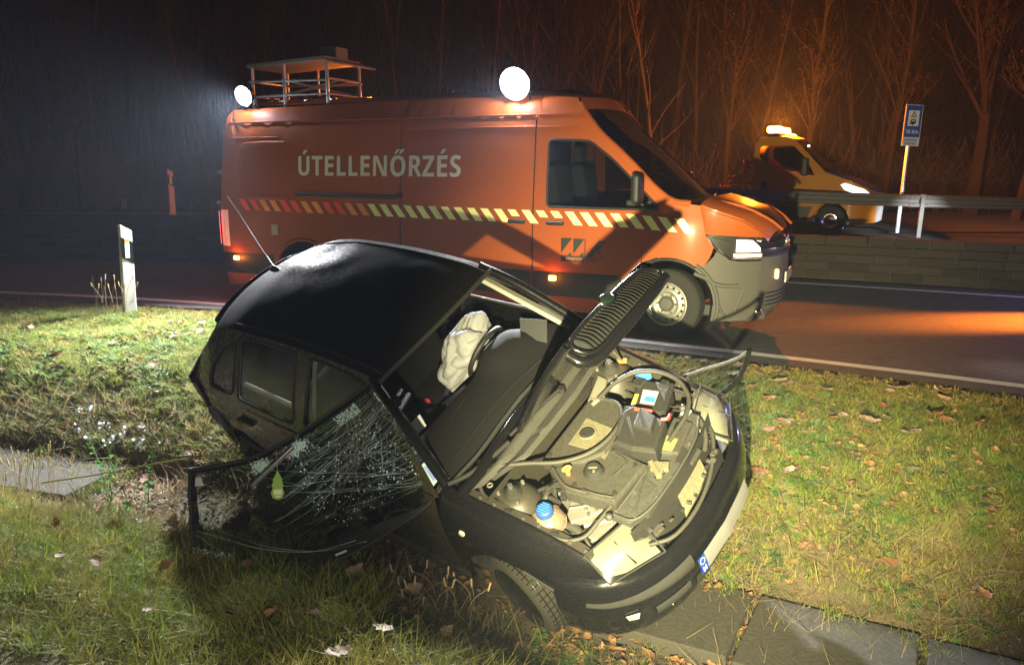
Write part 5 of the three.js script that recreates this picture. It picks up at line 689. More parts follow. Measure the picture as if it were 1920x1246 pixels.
// ---------- recovery truck beyond the wall ----------
{
  const t = thing('recovery_truck', 'yellow and blue recovery truck with a lit amber beacon bar behind the guard rail', 'truck', null, [6.55, 0.03, -21.2], -0.5);
  const out = [[0, 0.5], [0, 2.2], [0.12, 2.34], [0.7, 2.36], [0.95, 2.28], [1.35, 1.88], [1.72, 1.5], [2.3, 1.3], [2.7, 1.12], [2.86, 0.98], [2.92, 0.7], [2.9, 0.3], [2.5, 0.26], [2.36, 0.3], ...Array.from({ length: 9 }, (_, i) => { const a = 0.2 + i / 8 * 2.75; return [1.92 + 0.42 * Math.cos(a), 0.36 + 0.42 * Math.sin(a)]; }), [1.4, 0.3], [0.1, 0.3]];
  const win = roundPoly([[0.14, 2.12], [0.12, 1.85], [0.4, 1.62], [1.5, 1.4], [1.25, 1.82], [0.92, 2.14]], 0.08);
  const bz = (s) => (x, y) => [x, y, s * (0.98 - 0.16 * smooth(1.3, 2.36, y) - 0.34 * smooth(2.2, 2.95, x) ** 2)];
  for (const s of [1, -1]) {
    const c = part(t, 'cab_side', sheet(out, [win], bz(s), 0.16), M.yellowPaint);
    part(c, 'side_window', sheet(win, [], (x, y) => { const p = bz(s)(x, y); p[2] -= s * 0.01; return p; }, 0.4), M.darkGlass);
    part(c, 'door_handle', at(rbox(0.16, 0.3, 0.02, 0.02), 0.3, 1.12, s * 0.985), M.vanBlack);
    part(c, 'red_flash', sheet([[0.35, 0.72], [0.62, 0.72], [1.1, 1.5], [0.95, 1.52]], [], (x, y) => { const p = bz(s)(x, y); p[2] += s * 0.006; return p; }, 0.3), std([0.5, 0.05, 0.03], 0.4, DS));
    part(c, 'lower_skirt', sheet([[0.05, 0.32], [1.36, 0.32], [1.5, 0.66], [0.05, 0.66]], [], (x, y) => { const p = bz(s)(x, y); p[2] += s * 0.006; return p; }, 0.3), M.vanBlack);
    part(t, 'headlight', sheet([[2.1, 1.2], [2.2, 1.24], [2.62, 1.1], [2.8, 0.95], [2.6, 0.93], [2.2, 1.08]], [], (x, y) => { const p = bz(s)(x, y); p[2] += s * 0.012; return p; }, 0.15), glow([1, 0.86, 0.75], s > 0 ? 3 : 0.2));
    const m = part(t, 'door_mirror', [at(rbox(0.16, 0.42, 0.24, 0.05, 3), 1.28, 1.62, s * 1.2), at(rbox(0.08, 0.05, 0.3, 0.02), 1.3, 1.45, s * 1.02)], M.vanBlack);
    for (const x of [1.92, -2.1]) { const w = part(t, 'wheel', at(lathe([[0.2, 0.1], [0.3, 0.11], [0.345, 0.08], [0.35, 0], [0.345, -0.08], [0.3, -0.11]], 36), x, 0.35, s * 0.84, Math.PI / 2), M.tyre); part(w, 'rim', at(lathe([[0.21, 0.1], [0.19, 0.06], [0.12, 0.05], [0.08, 0.09], [0, 0.09]], 30), x, 0.35, s * 0.85, s * Math.PI / 2), M.chrome); }
  }
  const row = (pts, zf, n = 10) => grid(pts.map(([x, y]) => Array.from({ length: n + 1 }, (_, i) => { const z = lerp(-1, 1, i / n); return [x + 0.1 * (1 - z * z), y + 0.03 * (1 - z * z), z * zf(x, y)]; })));
  const ww = (x, y) => Math.abs(bz(1)(x, y)[2]);
  part(t, 'roof', row([[0, 2.2], [0.12, 2.34], [0.7, 2.36], [0.95, 2.28]], ww), M.yellowPaint);
  part(t, 'windscreen', row([[0.95, 2.28], [1.15, 2.08], [1.35, 1.88], [1.72, 1.5]], ww), M.darkGlass);
  part(t, 'bonnet', row([[1.72, 1.5], [2.0, 1.4], [2.3, 1.3], [2.7, 1.12], [2.86, 0.98]], ww), M.bluePaint);
  part(t, 'front_bumper', row([[2.86, 0.98], [2.92, 0.7], [2.9, 0.3]], ww), std([0.62, 0.62, 0.64], 0.35, { metalness: 0.3, ...DS }));
  part(t, 'grille', row([[2.89, 0.9], [2.93, 0.78], [2.94, 0.68]], () => 0.5), M.vanBlack);
  part(t, 'rear_wall', surf(4, 4, (u, v) => [0, lerp(2.2, 0.5, v), lerp(-0.85, 0.85, u)]), M.yellowPaint);
  part(t, 'step', [at(rbox(0.5, 0.06, 0.3, 0.02), 2.55, 0.22, 0.85), rod([2.3, 0.25, 0.8], [2.2, 0.15, 0.85], 0.04)], M.chrome);
  const bed = part(t, 'load_bed', [at(rbox(3.6, 0.14, 2.0, 0.03), -1.95, 0.92, 0), at(rbox(3.6, 0.2, 0.08, 0.02), -1.95, 0.75, 0.9), at(rbox(3.5, 0.16, 0.5, 0.02), -1.9, 0.6, 0)], M.yellowPaint);
  part(bed, 'headboard', [rod([-0.2, 1.0, 0.9], [-0.2, 1.75, 0.9], 0.05), rod([-0.2, 1.0, -0.9], [-0.2, 1.75, -0.9], 0.05), ...[1.2, 1.4, 1.6, 1.74].map((y) => rod([-0.2, y, 0.9], [-0.2, y, -0.9], 0.03)), ...[1.12, 1.24, 1.36].map((y) => rod([-0.25, y, 0.95], [-0.25 - (1.75 - y) * 0.9, y, 0.95], 0.025)), rod([-0.25, 1.75, 0.95], [-0.85, 1.0, 0.95], 0.03)], M.yellowPaint);
  const bar = part(t, 'beacon_bar', [at(rbox(0.3, 0.06, 1.5, 0.02), 0.4, 2.42, 0)], M.vanBlack);
  part(bar, 'beacon_lens', [0.5, -0.5].map((z) => at(rbox(0.34, 0.16, 0.46, 0.06, 4), 0.4, 2.53, z)).concat(at(rbox(0.2, 0.08, 0.5, 0.03), 0.4, 2.5, 0)), glow(AMBER.map((v, i) => v * [1, 1.3, 1.8][i]), 70));
  part(t, 'roof_lamp', [at(rbox(0.14, 0.04, 0.1, 0.015), 0.86, 2.4, 0.6, 0, 0, -0.3), at(rbox(0.05, 0.05, 0.08, 0.015), 1.28, 2.12, 0.84)], glow([1, 0.7, 0.35], 5));
  { const p = V(0.4, 2.68, 0).applyAxisAngle(V(0, 1, 0), -0.5).add(t.position); shine(new THREE.PointLight(), I_BEACON, AMBER, p.toArray(), null, 8); }
}

// ---------- guard rail, sign, marker posts ----------
{
  const a = V(3.6, 0, -18.8), b = V(16, 0, -18.2), yTop = (x) => pw(x, [4, 9.4, 14], [1.2, 1.02, 0.9]);
  const g = thing('guard_rail', 'galvanised steel guard rail with two ribs running along the far road', 'guard rail');
  const prof = [[0, 0], [0.05, -0.015], [0.06, -0.06], [0.01, -0.1], [0, -0.125], [0.0, -0.155], [0.01, -0.18], [0.06, -0.22], [0.05, -0.265], [0, -0.28]];
  for (const [x0, x1] of [[3.0, 9.38], [9.42, 16]]) part(g, 'rail_beam', grid(prof.map(([dz, dy]) => Array.from({ length: 25 }, (_, i) => { const x = lerp(x0, x1, i / 24); return [x, yTop(x) + dy, lerp(a.z, b.z, (x - a.x) / (b.x - a.x)) + dz]; }))), M.galv);
  part(g, 'rail_splice', grid(prof.map(([dz, dy]) => Array.from({ length: 5 }, (_, i) => { const x = 9.2 + 0.5 * i / 4; return [x, yTop(x) + dy * 1.03 + 0.004, -18.52 + dz * 1.05 + 0.012]; }))), M.galv);
  for (const x of [5.4, 9.47, 13.5]) part(g, 'rail_post', [at(rbox(0.1, 1.0, 0.06, 0.015), x, yTop(x) - 0.48, lerp(a.z, b.z, (x - a.x) / (b.x - a.x)) + (x === 9.47 ? 0.09 : -0.06), 0, 0, -0.03)], M.galv);
  for (const [x, y] of [[9.3, -0.06], [9.3, -0.22], [9.6, -0.06], [9.6, -0.22]]) part(g, 'rail_bolt', at(cyl(0.016, 0.016, 0.02, 8), x, yTop(x) + y, -18.43, Math.PI / 2), M.steel);
}
{
  const s = thing('camping_sign', 'narrow blue camping sign with a tent and caravan on a grey steel pole', 'sign', null, [9.72, 0.02, -20.0], 0.15);
  s.rotation.z = -0.03;
  part(s, 'pole', [at(cyl(0.045, 0.05, 3.1, 16), 0, 1.55, 0)], std([0.55, 0.55, 0.56], 0.35, { metalness: 0.5 }));
  const tex = canvasTex(256, 560, (c) => {
    c.fillStyle = '#dfe6f2'; c.fillRect(0, 0, 256, 560); c.fillStyle = '#1d56b4'; c.fillRect(8, 8, 240, 432);
    c.fillStyle = '#f3f4f8'; c.fillRect(46, 78, 164, 210); c.strokeStyle = '#161616'; c.lineWidth = 12; c.beginPath(); c.moveTo(88, 172); c.lineTo(128, 96); c.lineTo(168, 172); c.stroke(); c.beginPath(); c.moveTo(110, 172); c.lineTo(128, 136); c.lineTo(146, 172); c.fillStyle = '#161616'; c.fill();
    c.beginPath(); c.roundRect(84, 196, 88, 62, 24); c.fill(); c.fillStyle = '#f3f4f8'; c.fillRect(102, 208, 22, 20); c.fillRect(134, 208, 22, 20); c.fillStyle = '#161616'; c.beginPath(); c.arc(128, 262, 13, 0, 7); c.fill(); c.fillRect(62, 256, 70, 8);
    c.fillStyle = '#eef'; c.font = 'bold 76px sans-serif'; c.textAlign = 'center'; c.fillText('10 Km', 128, 392, 200);
    c.fillStyle = '#dfe6f2'; c.fillRect(0, 446, 256, 114); c.fillStyle = '#3a4a86'; for (const [y, w] of [[462, 190], [510, 170]]) for (let x = 30; x < 30 + w; x += 24) { c.fillRect(x, y, 6, 34); c.fillRect(x + 6, y + (x % 3) * 8, 9, 7); c.fillRect(x + 10, y + 8, 6, 26); }
  });
  const pl = part(s, 'sign_plate', at(rbox(0.46, 0.99, 0.03, 0.012), 0, 2.62, 0.06), M.galv);
  part(pl, 'sign_face', at(new THREE.PlaneGeometry(0.45, 0.98), 0, 2.62, 0.078), std([0.92, 0.92, 0.92], 0.4, { map: tex }));
}
function markerPost(pos, lean, label, ry) {
  const p = thing('marker_post', label, 'marker post', null, pos, ry); p.rotation.z = lean;
  const h = 1.08, sh = new THREE.Shape([[-0.06, 0], [0.06, 0], [0.055, h - 0.06], [-0.055, h], [-0.055, h]].map((q) => new THREE.Vector2(...q)));
  part(p, 'post', new THREE.ExtrudeGeometry(new THREE.Shape([[-0.062, -0.3], [0.062, -0.3], [0.055, h - 0.07], [-0.055, h]].map((q) => new THREE.Vector2(...q))), { depth: 0.07, bevelEnabled: true, bevelSize: 0.012, bevelThickness: 0.012, bevelSegments: 3 }).translate(0, 0, -0.035), std([0.74, 0.73, 0.7], 0.55, { map: rep(lineTex, 3) }));
  part(p, 'black_band', new THREE.ExtrudeGeometry(new THREE.Shape([[-0.066, h - 0.37], [0.067, h - 0.45], [0.064, h - 0.19], [-0.064, h - 0.13]].map((q) => new THREE.Vector2(...q))), { depth: 0.098, bevelEnabled: false }).translate(0, 0, -0.049), M.frit);
  part(p, 'reflector', at(rbox(0.05, 0.18, 0.006, 0.003), 0.0, h - 0.29, 0.052), std([0.75, 0.74, 0.72], 0.3));
  part(p, 'reflector_top', at(rbox(0.05, 0.045, 0.006, 0.003), 0.0, h - 0.175, 0.0525), std([0.7, 0.25, 0.05], 0.3));
}
markerPost([-4.62, -0.06, -9.37], -0.035, 'white marker post with a black band standing in the grass beside the near road edge', 0.75);
markerPost([-8.95, 0.5, -21], -0.02, 'reddish lit marker post beyond the wall on the far side of the road', 0.5);
{ const p = thing('kilometre_stone', 'small pale stone standing low behind the far wall', 'marker stone', null, [-10.2, 0.55, -21]); part(p, 'stone', at(rbox(0.12, 0.26, 0.1, 0.03, 3), 0, 0.13, 0), std([0.4, 0.38, 0.36], 0.9)); }

// ---------- lamps that stand outside the frame ----------
{
  const w = thing('hand_lamp', 'warm work lamp on a short stand in front of the ditch', 'lamp', null, [-0.12, 0, 0.05]);
  part(w, 'stand', [rod([0, 0, 0], [0, 0.9, 0], 0.015), rod([0, 0.12, 0], [0.22, 0, 0.1], 0.01), rod([0, 0.12, 0], [-0.22, 0, 0.1], 0.01), rod([0, 0.12, 0], [0, 0, -0.22], 0.01)], M.vanBlack);
  part(w, 'housing', at(rbox(0.18, 0.14, 0.1, 0.02), 0, 0.98, 0.06), M.vanBlack);
  part(w, 'lamp_lens', at(rbox(0.14, 0.1, 0.01, 0.004), 0, 0.98, 0.0), glow(WARM, 6));
  shine(new THREE.SpotLight(0xffffff, 1, 0, 0.43, 1, 2), I_HAND, WARM, [-0.12, 0.98, -0.02], [1.34, 0.3, -5.0], 1.5);
  shine(new THREE.PointLight(), I_SPILL, [1, 0.9, 0.7], [-0.12, 0.98, -0.03], null, 3);
  const r = thing('warning_lamp_stand', 'amber and white warning lamps on a stand at the road edge', 'lamp', null, [8.8, 0, -9.3]);
  part(r, 'stand', [rod([0, 0, 0], [0, 1.5, 0], 0.03), rod([-0.3, 0, 0], [0.3, 0, 0], 0.02), rod([0, 0, -0.3], [0, 0, 0.3], 0.02)], M.vanBlack);
  part(r, 'amber_lens', at(lathe([[0, 0.14], [0.06, 0.13], [0.075, 0.08], [0.075, 0]], 20), 0, 1.06, 0.12), glow(AMBER, 12));
  part(r, 'blue_lens', at(lathe([[0, 0.14], [0.06, 0.13], [0.075, 0.08], [0.075, 0]], 20), 0, 1.5, 0), glow([0.08, 0.12, 1], 8));
  part(r, 'white_lens', at(rbox(0.16, 0.12, 0.02, 0.01), 0, 0.85, -0.1), glow([1, 1, 1], 8));
  shine(new THREE.SpotLight(0xffffff, 1, 0, 0.2, 1, 2), I_ROAD, AMBER, [8.8, 1.12, -9.05], [5.9, 0, -8.75], 4);
  shine(new THREE.PointLight(), 22, [0.36, 0.38, 1], [8.8, 1.7, -9.3], null, 4);
  shine(new THREE.SpotLight(0xffffff, 1, 0, 0.1, 0.7, 2), I_SIDE, [0.95, 0.96, 1], [8.8, 0.85, -9.45], [9.55, 0.15, -20.3], 3);
}

// ---------- trees of the wood behind ----------
function limb(gs, p0, dir, len, r0, depth, kids) {
  const pts = [p0.clone()], d = dir.clone().normalize(), n = depth === 0 ? 9 : 5; let p = p0.clone();
  for (let i = 1; i <= n; i++) { d.add(V(rr(-1, 1), rr(-0.3, 0.6), rr(-1, 1)).multiplyScalar(depth === 0 ? 0.07 : 0.16)).normalize(); p = p.clone().addScaledVector(d, len / n); pts.push(p); }
  const curve = new THREE.CatmullRomCurve3(pts), seg = depth === 0 ? 16 : depth === 1 ? 7 : 4, rad = depth === 0 ? 7 : depth === 1 ? 5 : 3;
  const g = new THREE.TubeGeometry(curve, seg, 1, rad, false), q = g.attributes.position;
  for (let i = 0; i <= seg; i++) { const c = curve.getPointAt(i / seg), r = r0 * (1 - 0.82 * (i / seg)) * (1 + (depth === 0 ? 0.35 * Math.exp(-i * 1.1) : 0)); for (let j = 0; j <= rad; j++) { const k = i * (rad + 1) + j; q.setXYZ(k, c.x + (q.getX(k) - c.x) * r, c.y + (q.getY(k) - c.y) * r, c.z + (q.getZ(k) - c.z) * r); } }
  g.computeVertexNormals(); gs[Math.min(depth, 1)].push(g);
  for (let i = 0; i < kids[depth]; i++) { const t = rr(depth === 0 ? 0.22 : 0.2, 0.98), c = curve.getPointAt(t), a = rr(0, 6.28), tg = curve.getTangentAt(t), dd = V(Math.cos(a), rr(0.4, 1.3), Math.sin(a)).normalize().lerp(tg, 0.35); limb(gs, c, dd, len * (depth === 0 ? rr(0.14, 0.34) : rr(0.25, 0.5)) * (1.15 - 0.5 * t), r0 * (1 - 0.8 * t) * 0.5 + 0.003, depth + 1, kids); }
}
function treeShape(h, r, lean, kids) { const gs = [[], []]; limb(gs, V(0, -0.2, 0), V(lean[0], 1, lean[1]), h, r, 0, kids); return [merge(gs[0]), merge(gs[1])]; }
{
  seed = 31;
  const shapes = Array.from({ length: 9 }, (_, i) => treeShape(rr(10, 15), rr(0.05, 0.13), [rr(-0.12, 0.12), rr(-0.1, 0.1)], [15, 6, 3, 0].map((k, j) => (j === 0 ? k + (i % 3) * 4 : k))));
  const bark = [M.wood, M.woodPale, M.woodDark];
  const makeTree = (i, name, label, group, x, z, s, ry, m) => { const t = thing(name, label, 'tree', group, [x, groundY(x, z), z], ry); t.scale.setScalar(s); const [a, b] = shapes[i]; part(t, 'trunk', a, m); part(t, 'crown', b, m); return t; };
  const spots = [];
  for (let k = 0; k < 900 && spots.length < 150; k++) { const z = rr(-54, -29.8), x = rr(-0.85, 0.85) * -z, px = x / -z; if (spots.some((q) => Math.hypot(q[0] - x, q[1] - z) < 0.75)) continue; if (px < -0.35 && rnd() < 0.5) continue; spots.push([x, z]); }
  const part4 = (x, z) => { const q = x / -z; return q < -0.36 ? 'at the far left' : q < 0.02 ? 'above the van roof' : q < 0.26 ? 'above the van cab' : q < 0.42 ? 'around the amber beacon' : 'right of the camping sign'; };
  spots.forEach(([x, z], i) => makeTree(i % 9, 'bare_tree', 'one of the thin bare trees of the dark wood ' + part4(x, z), 'bare trees ' + part4(x, z), x, z, rr(0.75, 1.35), rr(0, 6.28), bark[i % 3]));
  const leafBit = std([0.05, 0.028, 0.013], 0.9, DS);
  const single = (label, x, z, h, r, lean, kids, m, leafy) => { const [a, b] = treeShape(h, r, lean, kids), t = thing('roadside_tree', label, 'tree', null, [x, groundY(x, z), z]); part(t, 'trunk', a, m); part(t, 'crown', b, m); if (leafy) { const q = b.attributes.position, ls = []; for (let i = 0; i < 900; i++) { const k = Math.floor(rnd() * q.count); if (q.getY(k) < 2) continue; ls.push(at(new THREE.CircleGeometry(rr(0.018, 0.04), 5), q.getX(k) + rr(-0.1, 0.1), q.getY(k) + rr(-0.1, 0.05), q.getZ(k) + rr(-0.1, 0.1), rr(0, 6), rr(0, 6), 0)); } part(t, 'dry_leaves', ls, leafBit).userData.kind = 'stuff'; } };
  single('orange lit tree trunk standing right of the recovery truck', 10.0, -27.4, 9, 0.13, [0.04, 0], [26, 9, 4, 0], M.woodPale, true);
  single('leaning bare tree at the right edge of the picture behind the guard rail', 15.5, -24.5, 11, 0.15, [0.13, 0], [24, 9, 4, 0], M.woodPale, true);
  single('dark thick tree trunk left of the leaning tree at the right edge', 15.6, -27, 13, 0.25, [0.02, 0], [24, 9, 4, 0], M.wood, true);
  single('slim straight tree between the camping sign and the thick trunk', 13.0, -28, 12, 0.12, [0.03, 0], [22, 9, 4, 0], M.wood, true);
  single('pale crooked tree seen just above the van bonnet', 4.9, -26.5, 9, 0.09, [-0.12, 0], [12, 6, 3, 0], M.woodPale);
  single('pale slender tree seen over the van windscreen, left of the crooked tree', 3.9, -27.4, 10, 0.08, [-0.07, 0], [12, 6, 3, 0], M.woodPale);
  single('bare tree standing directly behind the recovery truck beacon', 7.6, -28.5, 12, 0.1, [0.02, 0], [24, 9, 4, 0], M.wood, true);
  // far wood and brush that read as one mass
  const brush = [], bm = new THREE.Matrix4();
  const twig = merge(Array.from({ length: 9 }, () => tube([[0, 0, 0], [rr(-0.15, 0.15), rr(0.3, 0.6), rr(-0.15, 0.15)], [rr(-0.5, 0.5), rr(0.7, 1.5), rr(-0.5, 0.5)]], 0.008, 4, 3)));
  const nB = 2600, im = new THREE.InstancedMesh(twig, std([0.06, 0.045, 0.03], 0.95, DS), nB); im.name = 'undergrowth';
  for (let i = 0; i < nB; i++) { const z = rr(-46, -28.7), x = rr(-0.8, 0.85) * -z; bm.compose(V(x, groundY(x, z), z), new THREE.Quaternion().setFromEuler(new THREE.Euler(0, rr(0, 6), 0)), V(1, 1, 1).multiplyScalar(rr(0.6, 2.2))); im.setMatrixAt(i, bm); }
  tag(im, 'dark leafless brush on the floor of the wood', 'undergrowth', null, 'stuff'); im.castShadow = im.receiveShadow = true; scene.add(im);
  const far = [], trunkG = cyl(0.06, 0.13, 13, 5).translate(0, 6.3, 0), im2 = new THREE.InstancedMesh(trunkG, std([0.018, 0.015, 0.012], 0.95), 700); im2.name = 'far_wood';
  for (let i = 0; i < 700; i++) { const z = rr(-95, -50), x = rr(-0.85, 0.85) * -z; bm.compose(V(x, 0, z), new THREE.Quaternion().setFromEuler(new THREE.Euler(rr(-0.05, 0.05), 0, rr(-0.06, 0.06))), V(1, 1, 1).multiplyScalar(rr(0.7, 1.6))); im2.setMatrixAt(i, bm); }
  tag(im2, 'far wood of thin trunks fading into the dark', 'wood', null, 'stuff'); scene.add(im2);
}

// ---------- grass, weeds, leaves ----------
function blade(h, w, bend, a, lean) { // one tapered bent blade, 4 triangles
  const c = Math.cos(a), s = Math.sin(a), P = [0, 0.5, 1].map((t) => [lean * t * h * c + bend * t * t * h * c, h * t * (1 - 0.25 * bend * t), lean * t * h * s + bend * t * t * h * s]), W = [w, w * 0.8, w * 0.12];
  return grid(P.map((p, i) => [[p[0] - s * W[i], p[1], p[2] + c * W[i]], [p[0] + s * W[i], p[1], p[2] - c * W[i]]]));
}
const tuftGeo = (n, h0, h1, w, spread, bend) => merge(Array.from({ length: n }, () => at(blade(rr(h0, h1), w * rr(0.6, 1.2), rr(bend * 0.3, bend), rr(0, 6.28), rr(0.1, 0.5)), rr(-spread, spread), 0, rr(-spread, spread))));
const grassMat = (c) => phys(c, 0.8, { ...DS, transmission: 0.5, thickness: 0, specularIntensity: 0.35 });
function scatter(name, label, cat, geo, mat, n, where, colorOf, size, tilt = 0.15) {
  const im = new THREE.InstancedMesh(geo, mat, n), m = new THREE.Matrix4(), c = new THREE.Color(); im.name = name; let k = 0;
  for (let tries = 0; k < n && tries < n * 12; tries++) { const p = where(); if (!p) continue; m.compose(V(...p), new THREE.Quaternion().setFromEuler(new THREE.Euler(rr(-tilt, tilt), rr(0, 6.28), rr(-tilt, tilt))), V(1, 1, 1).multiplyScalar(size(p))); im.setMatrixAt(k, m); im.setColorAt(k, c.setRGB(...colorOf(p))); k++; }
  im.count = k; im.castShadow = im.receiveShadow = true; tag(im, label, cat, null, 'stuff'); scene.add(im); return im;
}
{
  seed = 77;
  // spot on the verge inside the wedge the camera could see
  const spot = (t0, t1, f) => () => { const z = -Math.sqrt(rr(2.4 ** 2, 11.4 ** 2)), x = rr(-0.78, 0.78) * (-z + 0.5), t = tOf(x, z); if (t < t0 || t > t1) return null; if (f && !f(x, z, t)) return null; return [x, groundY(x, z) - 0.004, z]; };
  const floorT = (t) => t > 2.95 && t < 3.85;
  const patchy = (x, z) => 0.5 + 0.5 * fbm(x * 2.2 - 9, z * 2.2 + 5) < 0.7;
  const greens = (p) => { const a = fbm(p[0] * 1.1, p[2] * 1.1), b = fbm(p[0] * 4 + 8, p[2] * 4), t = tOf(p[0], p[2]), dry = clamp(0.24 + 0.9 * b + 0.5 * a + 0.6 * smooth(1.3, 0.3, t) - (p[0] < -1 ? 0.12 : 0)), w = rr(0.7, 1.25); return [lerp(0.17, 0.36, dry) * w, lerp(0.225, 0.285, dry) * w, lerp(0.03, 0.075, dry) * w]; };
  const shortG = [tuftGeo(12, 0.025, 0.065, 0.0028, 0.04, 0.9), tuftGeo(12, 0.03, 0.08, 0.0026, 0.045, 1.2)];
  shortG.forEach((g, i) => scatter('grass', i ? 'short patchy grass mixed with dry straw on the verge' : 'short green grass on the verge', 'grass', g, grassMat([1, 1, 1]), 13000, spot(0.42, 2.95, (x, z) => patchy(x, z) || rnd() < 0.3), greens, () => rr(0.7, 1.35)));
  scatter('grass', 'long bent green grass on the near bank of the ditch', 'grass', tuftGeo(13, 0.07, 0.18, 0.0034, 0.06, 1.1), grassMat([1, 1, 1]), 5600, spot(3.9, 5.6, (x, z, t) => x < 1.6 && (t > 4.25 || rnd() < 0.35) && !(x > -0.7 && x < 1.2 && z < -3.3)), (p) => { const d = clamp(0.3 + 0.9 * fbm(p[0] * 1.6 + 3, p[2] * 1.6) + 0.35 * smooth(-1.3, 0.3, p[0])), w = rr(0.65, 1.2); return [lerp(0.22, 0.42, d) * w, lerp(0.3, 0.31, d) * w, lerp(0.04, 0.075, d) * w]; }, () => rr(0.5, 1.0), 0.3);
  scatter('grass', 'patchy grass creeping over the edges of the ditch slabs', 'grass', shortG[0], grassMat([1, 1, 1]), 1600, () => { const q = spot(2.9, 4.7, (x, z, t) => (x > 0.7 || x < -3) && fbm(x * 2.3 + 5, z * 2.3 + 31) > 0.08)(); if (q) q[1] += tOf(q[0], q[2]) < 4.4 ? 0.07 : 0.02; return q; }, greens, () => rr(0.7, 1.3));
  scatter('grass', 'short grass on the near bank right of the ditch', 'grass', shortG[1], grassMat([1, 1, 1]), 3000, spot(3.85, 5.6, (x, z, t) => x > -0.5 && (x < 0.7 || t > 4.75) && rnd() < (z < -3.3 && x < 0.8 ? 0.35 : 1)), greens, () => rr(0.7, 1.4));
  scatter('dry_grass', 'dry straw grass stalks along the ditch and under the hatchback', 'dry grass', tuftGeo(10, 0.06, 0.2, 0.0022, 0.06, 1.3), grassMat([1, 1, 1]), 2600, spot(2.5, 4.3, (x, z, t) => (!floorT(t) || fbm(x * 3, z * 3 + 11) > 0.02) && !(x > -0.2 && x < 1.1 && z < -3.5 && rnd() < 0.7)), () => { const w = rr(0.6, 1.2); return [0.3 * w, 0.22 * w, 0.1 * w]; }, () => rr(0.5, 1.3), 0.5);
  const clover = merge(Array.from({ length: 7 }, (_, i) => { const a = i * 0.9 + rr(0, 0.5), r = rr(0.012, 0.035); return at(new THREE.CircleGeometry(rr(0.008, 0.015), 6), r * Math.cos(a), rr(0.01, 0.03), r * Math.sin(a), -1.2 + rr(-0.4, 0.4), 0, rr(-0.4, 0.4)); }));
  scatter('clover', 'small round leaved weeds growing in patches through the grass', 'weeds', clover, grassMat([1, 1, 1]), 5000, spot(0.6, 5, (x, z, t) => fbm(x * 1.4 + 20, z * 1.4) > 0.06 && !floorT(t)), () => { const w = rr(0.6, 1.2); return [0.1 * w, 0.2 * w, 0.045 * w]; }, () => rr(0.7, 1.5), 0.3);
  // oak leaves
  const leafGeo = (len, curl, lobes) => { const rows = [], n = 10; for (let i = 0; i <= n; i++) { const t = i / n, w = len * 0.3 * Math.sin(Math.PI * t ** 0.75) * (1 + lobes * Math.cos(t * 22)) + 0.0015; const row = []; for (let j = -2; j <= 2; j++) { const q = j / 2; row.push([q * w, curl * len * (0.5 * (2 * t - 1) ** 2 + 0.5 * q * q) + 0.004 * n2(t * 3 + len * 90, q * 2), (t - 0.5) * len]); } rows.push(row); } return grid(rows); };
  const leafShapes = [leafGeo(0.1, 0.1, 0.3), leafGeo(0.12, 0.16, 0.32), leafGeo(0.085, 0.26, 0.26), leafGeo(0.11, 0.06, 0.36), leafGeo(0.07, 0.12, 0.05)];
  const leafTex = noiseTex(128, (u, v) => { const vein = Math.abs(u - 0.5) < 0.02 ? 0.15 : 0, k = 0.62 + 0.16 * tn(u, v, 3) + 0.2 * (rnd() - 0.5) + vein; return [k, k, k]; });
  const leafMats = [[0.3, 0.14, 0.05], [0.36, 0.2, 0.085], [0.24, 0.09, 0.035], [0.4, 0.28, 0.15]].map((c) => phys(c, 0.7, { ...DS, map: leafTex, transmission: 0.2, thickness: 0 }));
  scatter('leaf_litter', 'small scattered dead leaves and leaf scraps lying all over the verge and ditch', 'leaf litter', leafGeo(0.055, 0.3, 0.15), phys([1, 1, 1], 0.75, { ...DS, map: leafTex }), 7000, spot(0.3, 5.4, (x, z, t) => fbm(x * 0.8 + 4, z * 0.8) > -0.15 || (t > 2.6 && t < 4.3)), (p) => { const w = rr(0.5, 1.2), r = rnd(); return r < 0.5 ? [0.32 * w, 0.17 * w, 0.075 * w] : r < 0.8 ? [0.34 * w, 0.22 * w, 0.11 * w] : [0.2 * w, 0.09 * w, 0.04 * w]; }, () => rr(0.6, 1.3), 0.5).position.y = 0.02;
  scatter('leaf_litter', 'brown leaves gathered on the slabs and soil below the front bumper', 'leaf litter', leafGeo(0.075, 0.22, 0.25), phys([1, 1, 1], 0.75, { ...DS, map: leafTex }), 190, () => { const x = rr(0.2, 1.9), z = rr(-4.6, -3.4), t = tOf(x, z); return t > 3.05 && t < 4.9 && rnd() < 1.2 - x * 0.5 ? [x, groundY(x, z) + (t < 3.9 ? 0.075 : 0.02), z] : null; }, () => { const w = rr(0.6, 1.2); return [0.3 * w, 0.15 * w, 0.06 * w]; }, () => rr(0.7, 1.4), 0.35);
  const kinds = [['brown', 'dead brown oak leaf'], ['tan', 'dead tan oak leaf'], ['rust', 'dead rust brown oak leaf'], ['pale', 'pale dried oak leaf']];
  const zone = (x, z, t) => (t < 2.9 ? (x > 0.9 ? ['on the grass verge right of the hatchback', 'right verge'] : ['on the grass verge behind the hatchback at the left', 'left verge']) : ['by the ditch in the foreground', 'near bank']);
  let made = 0;
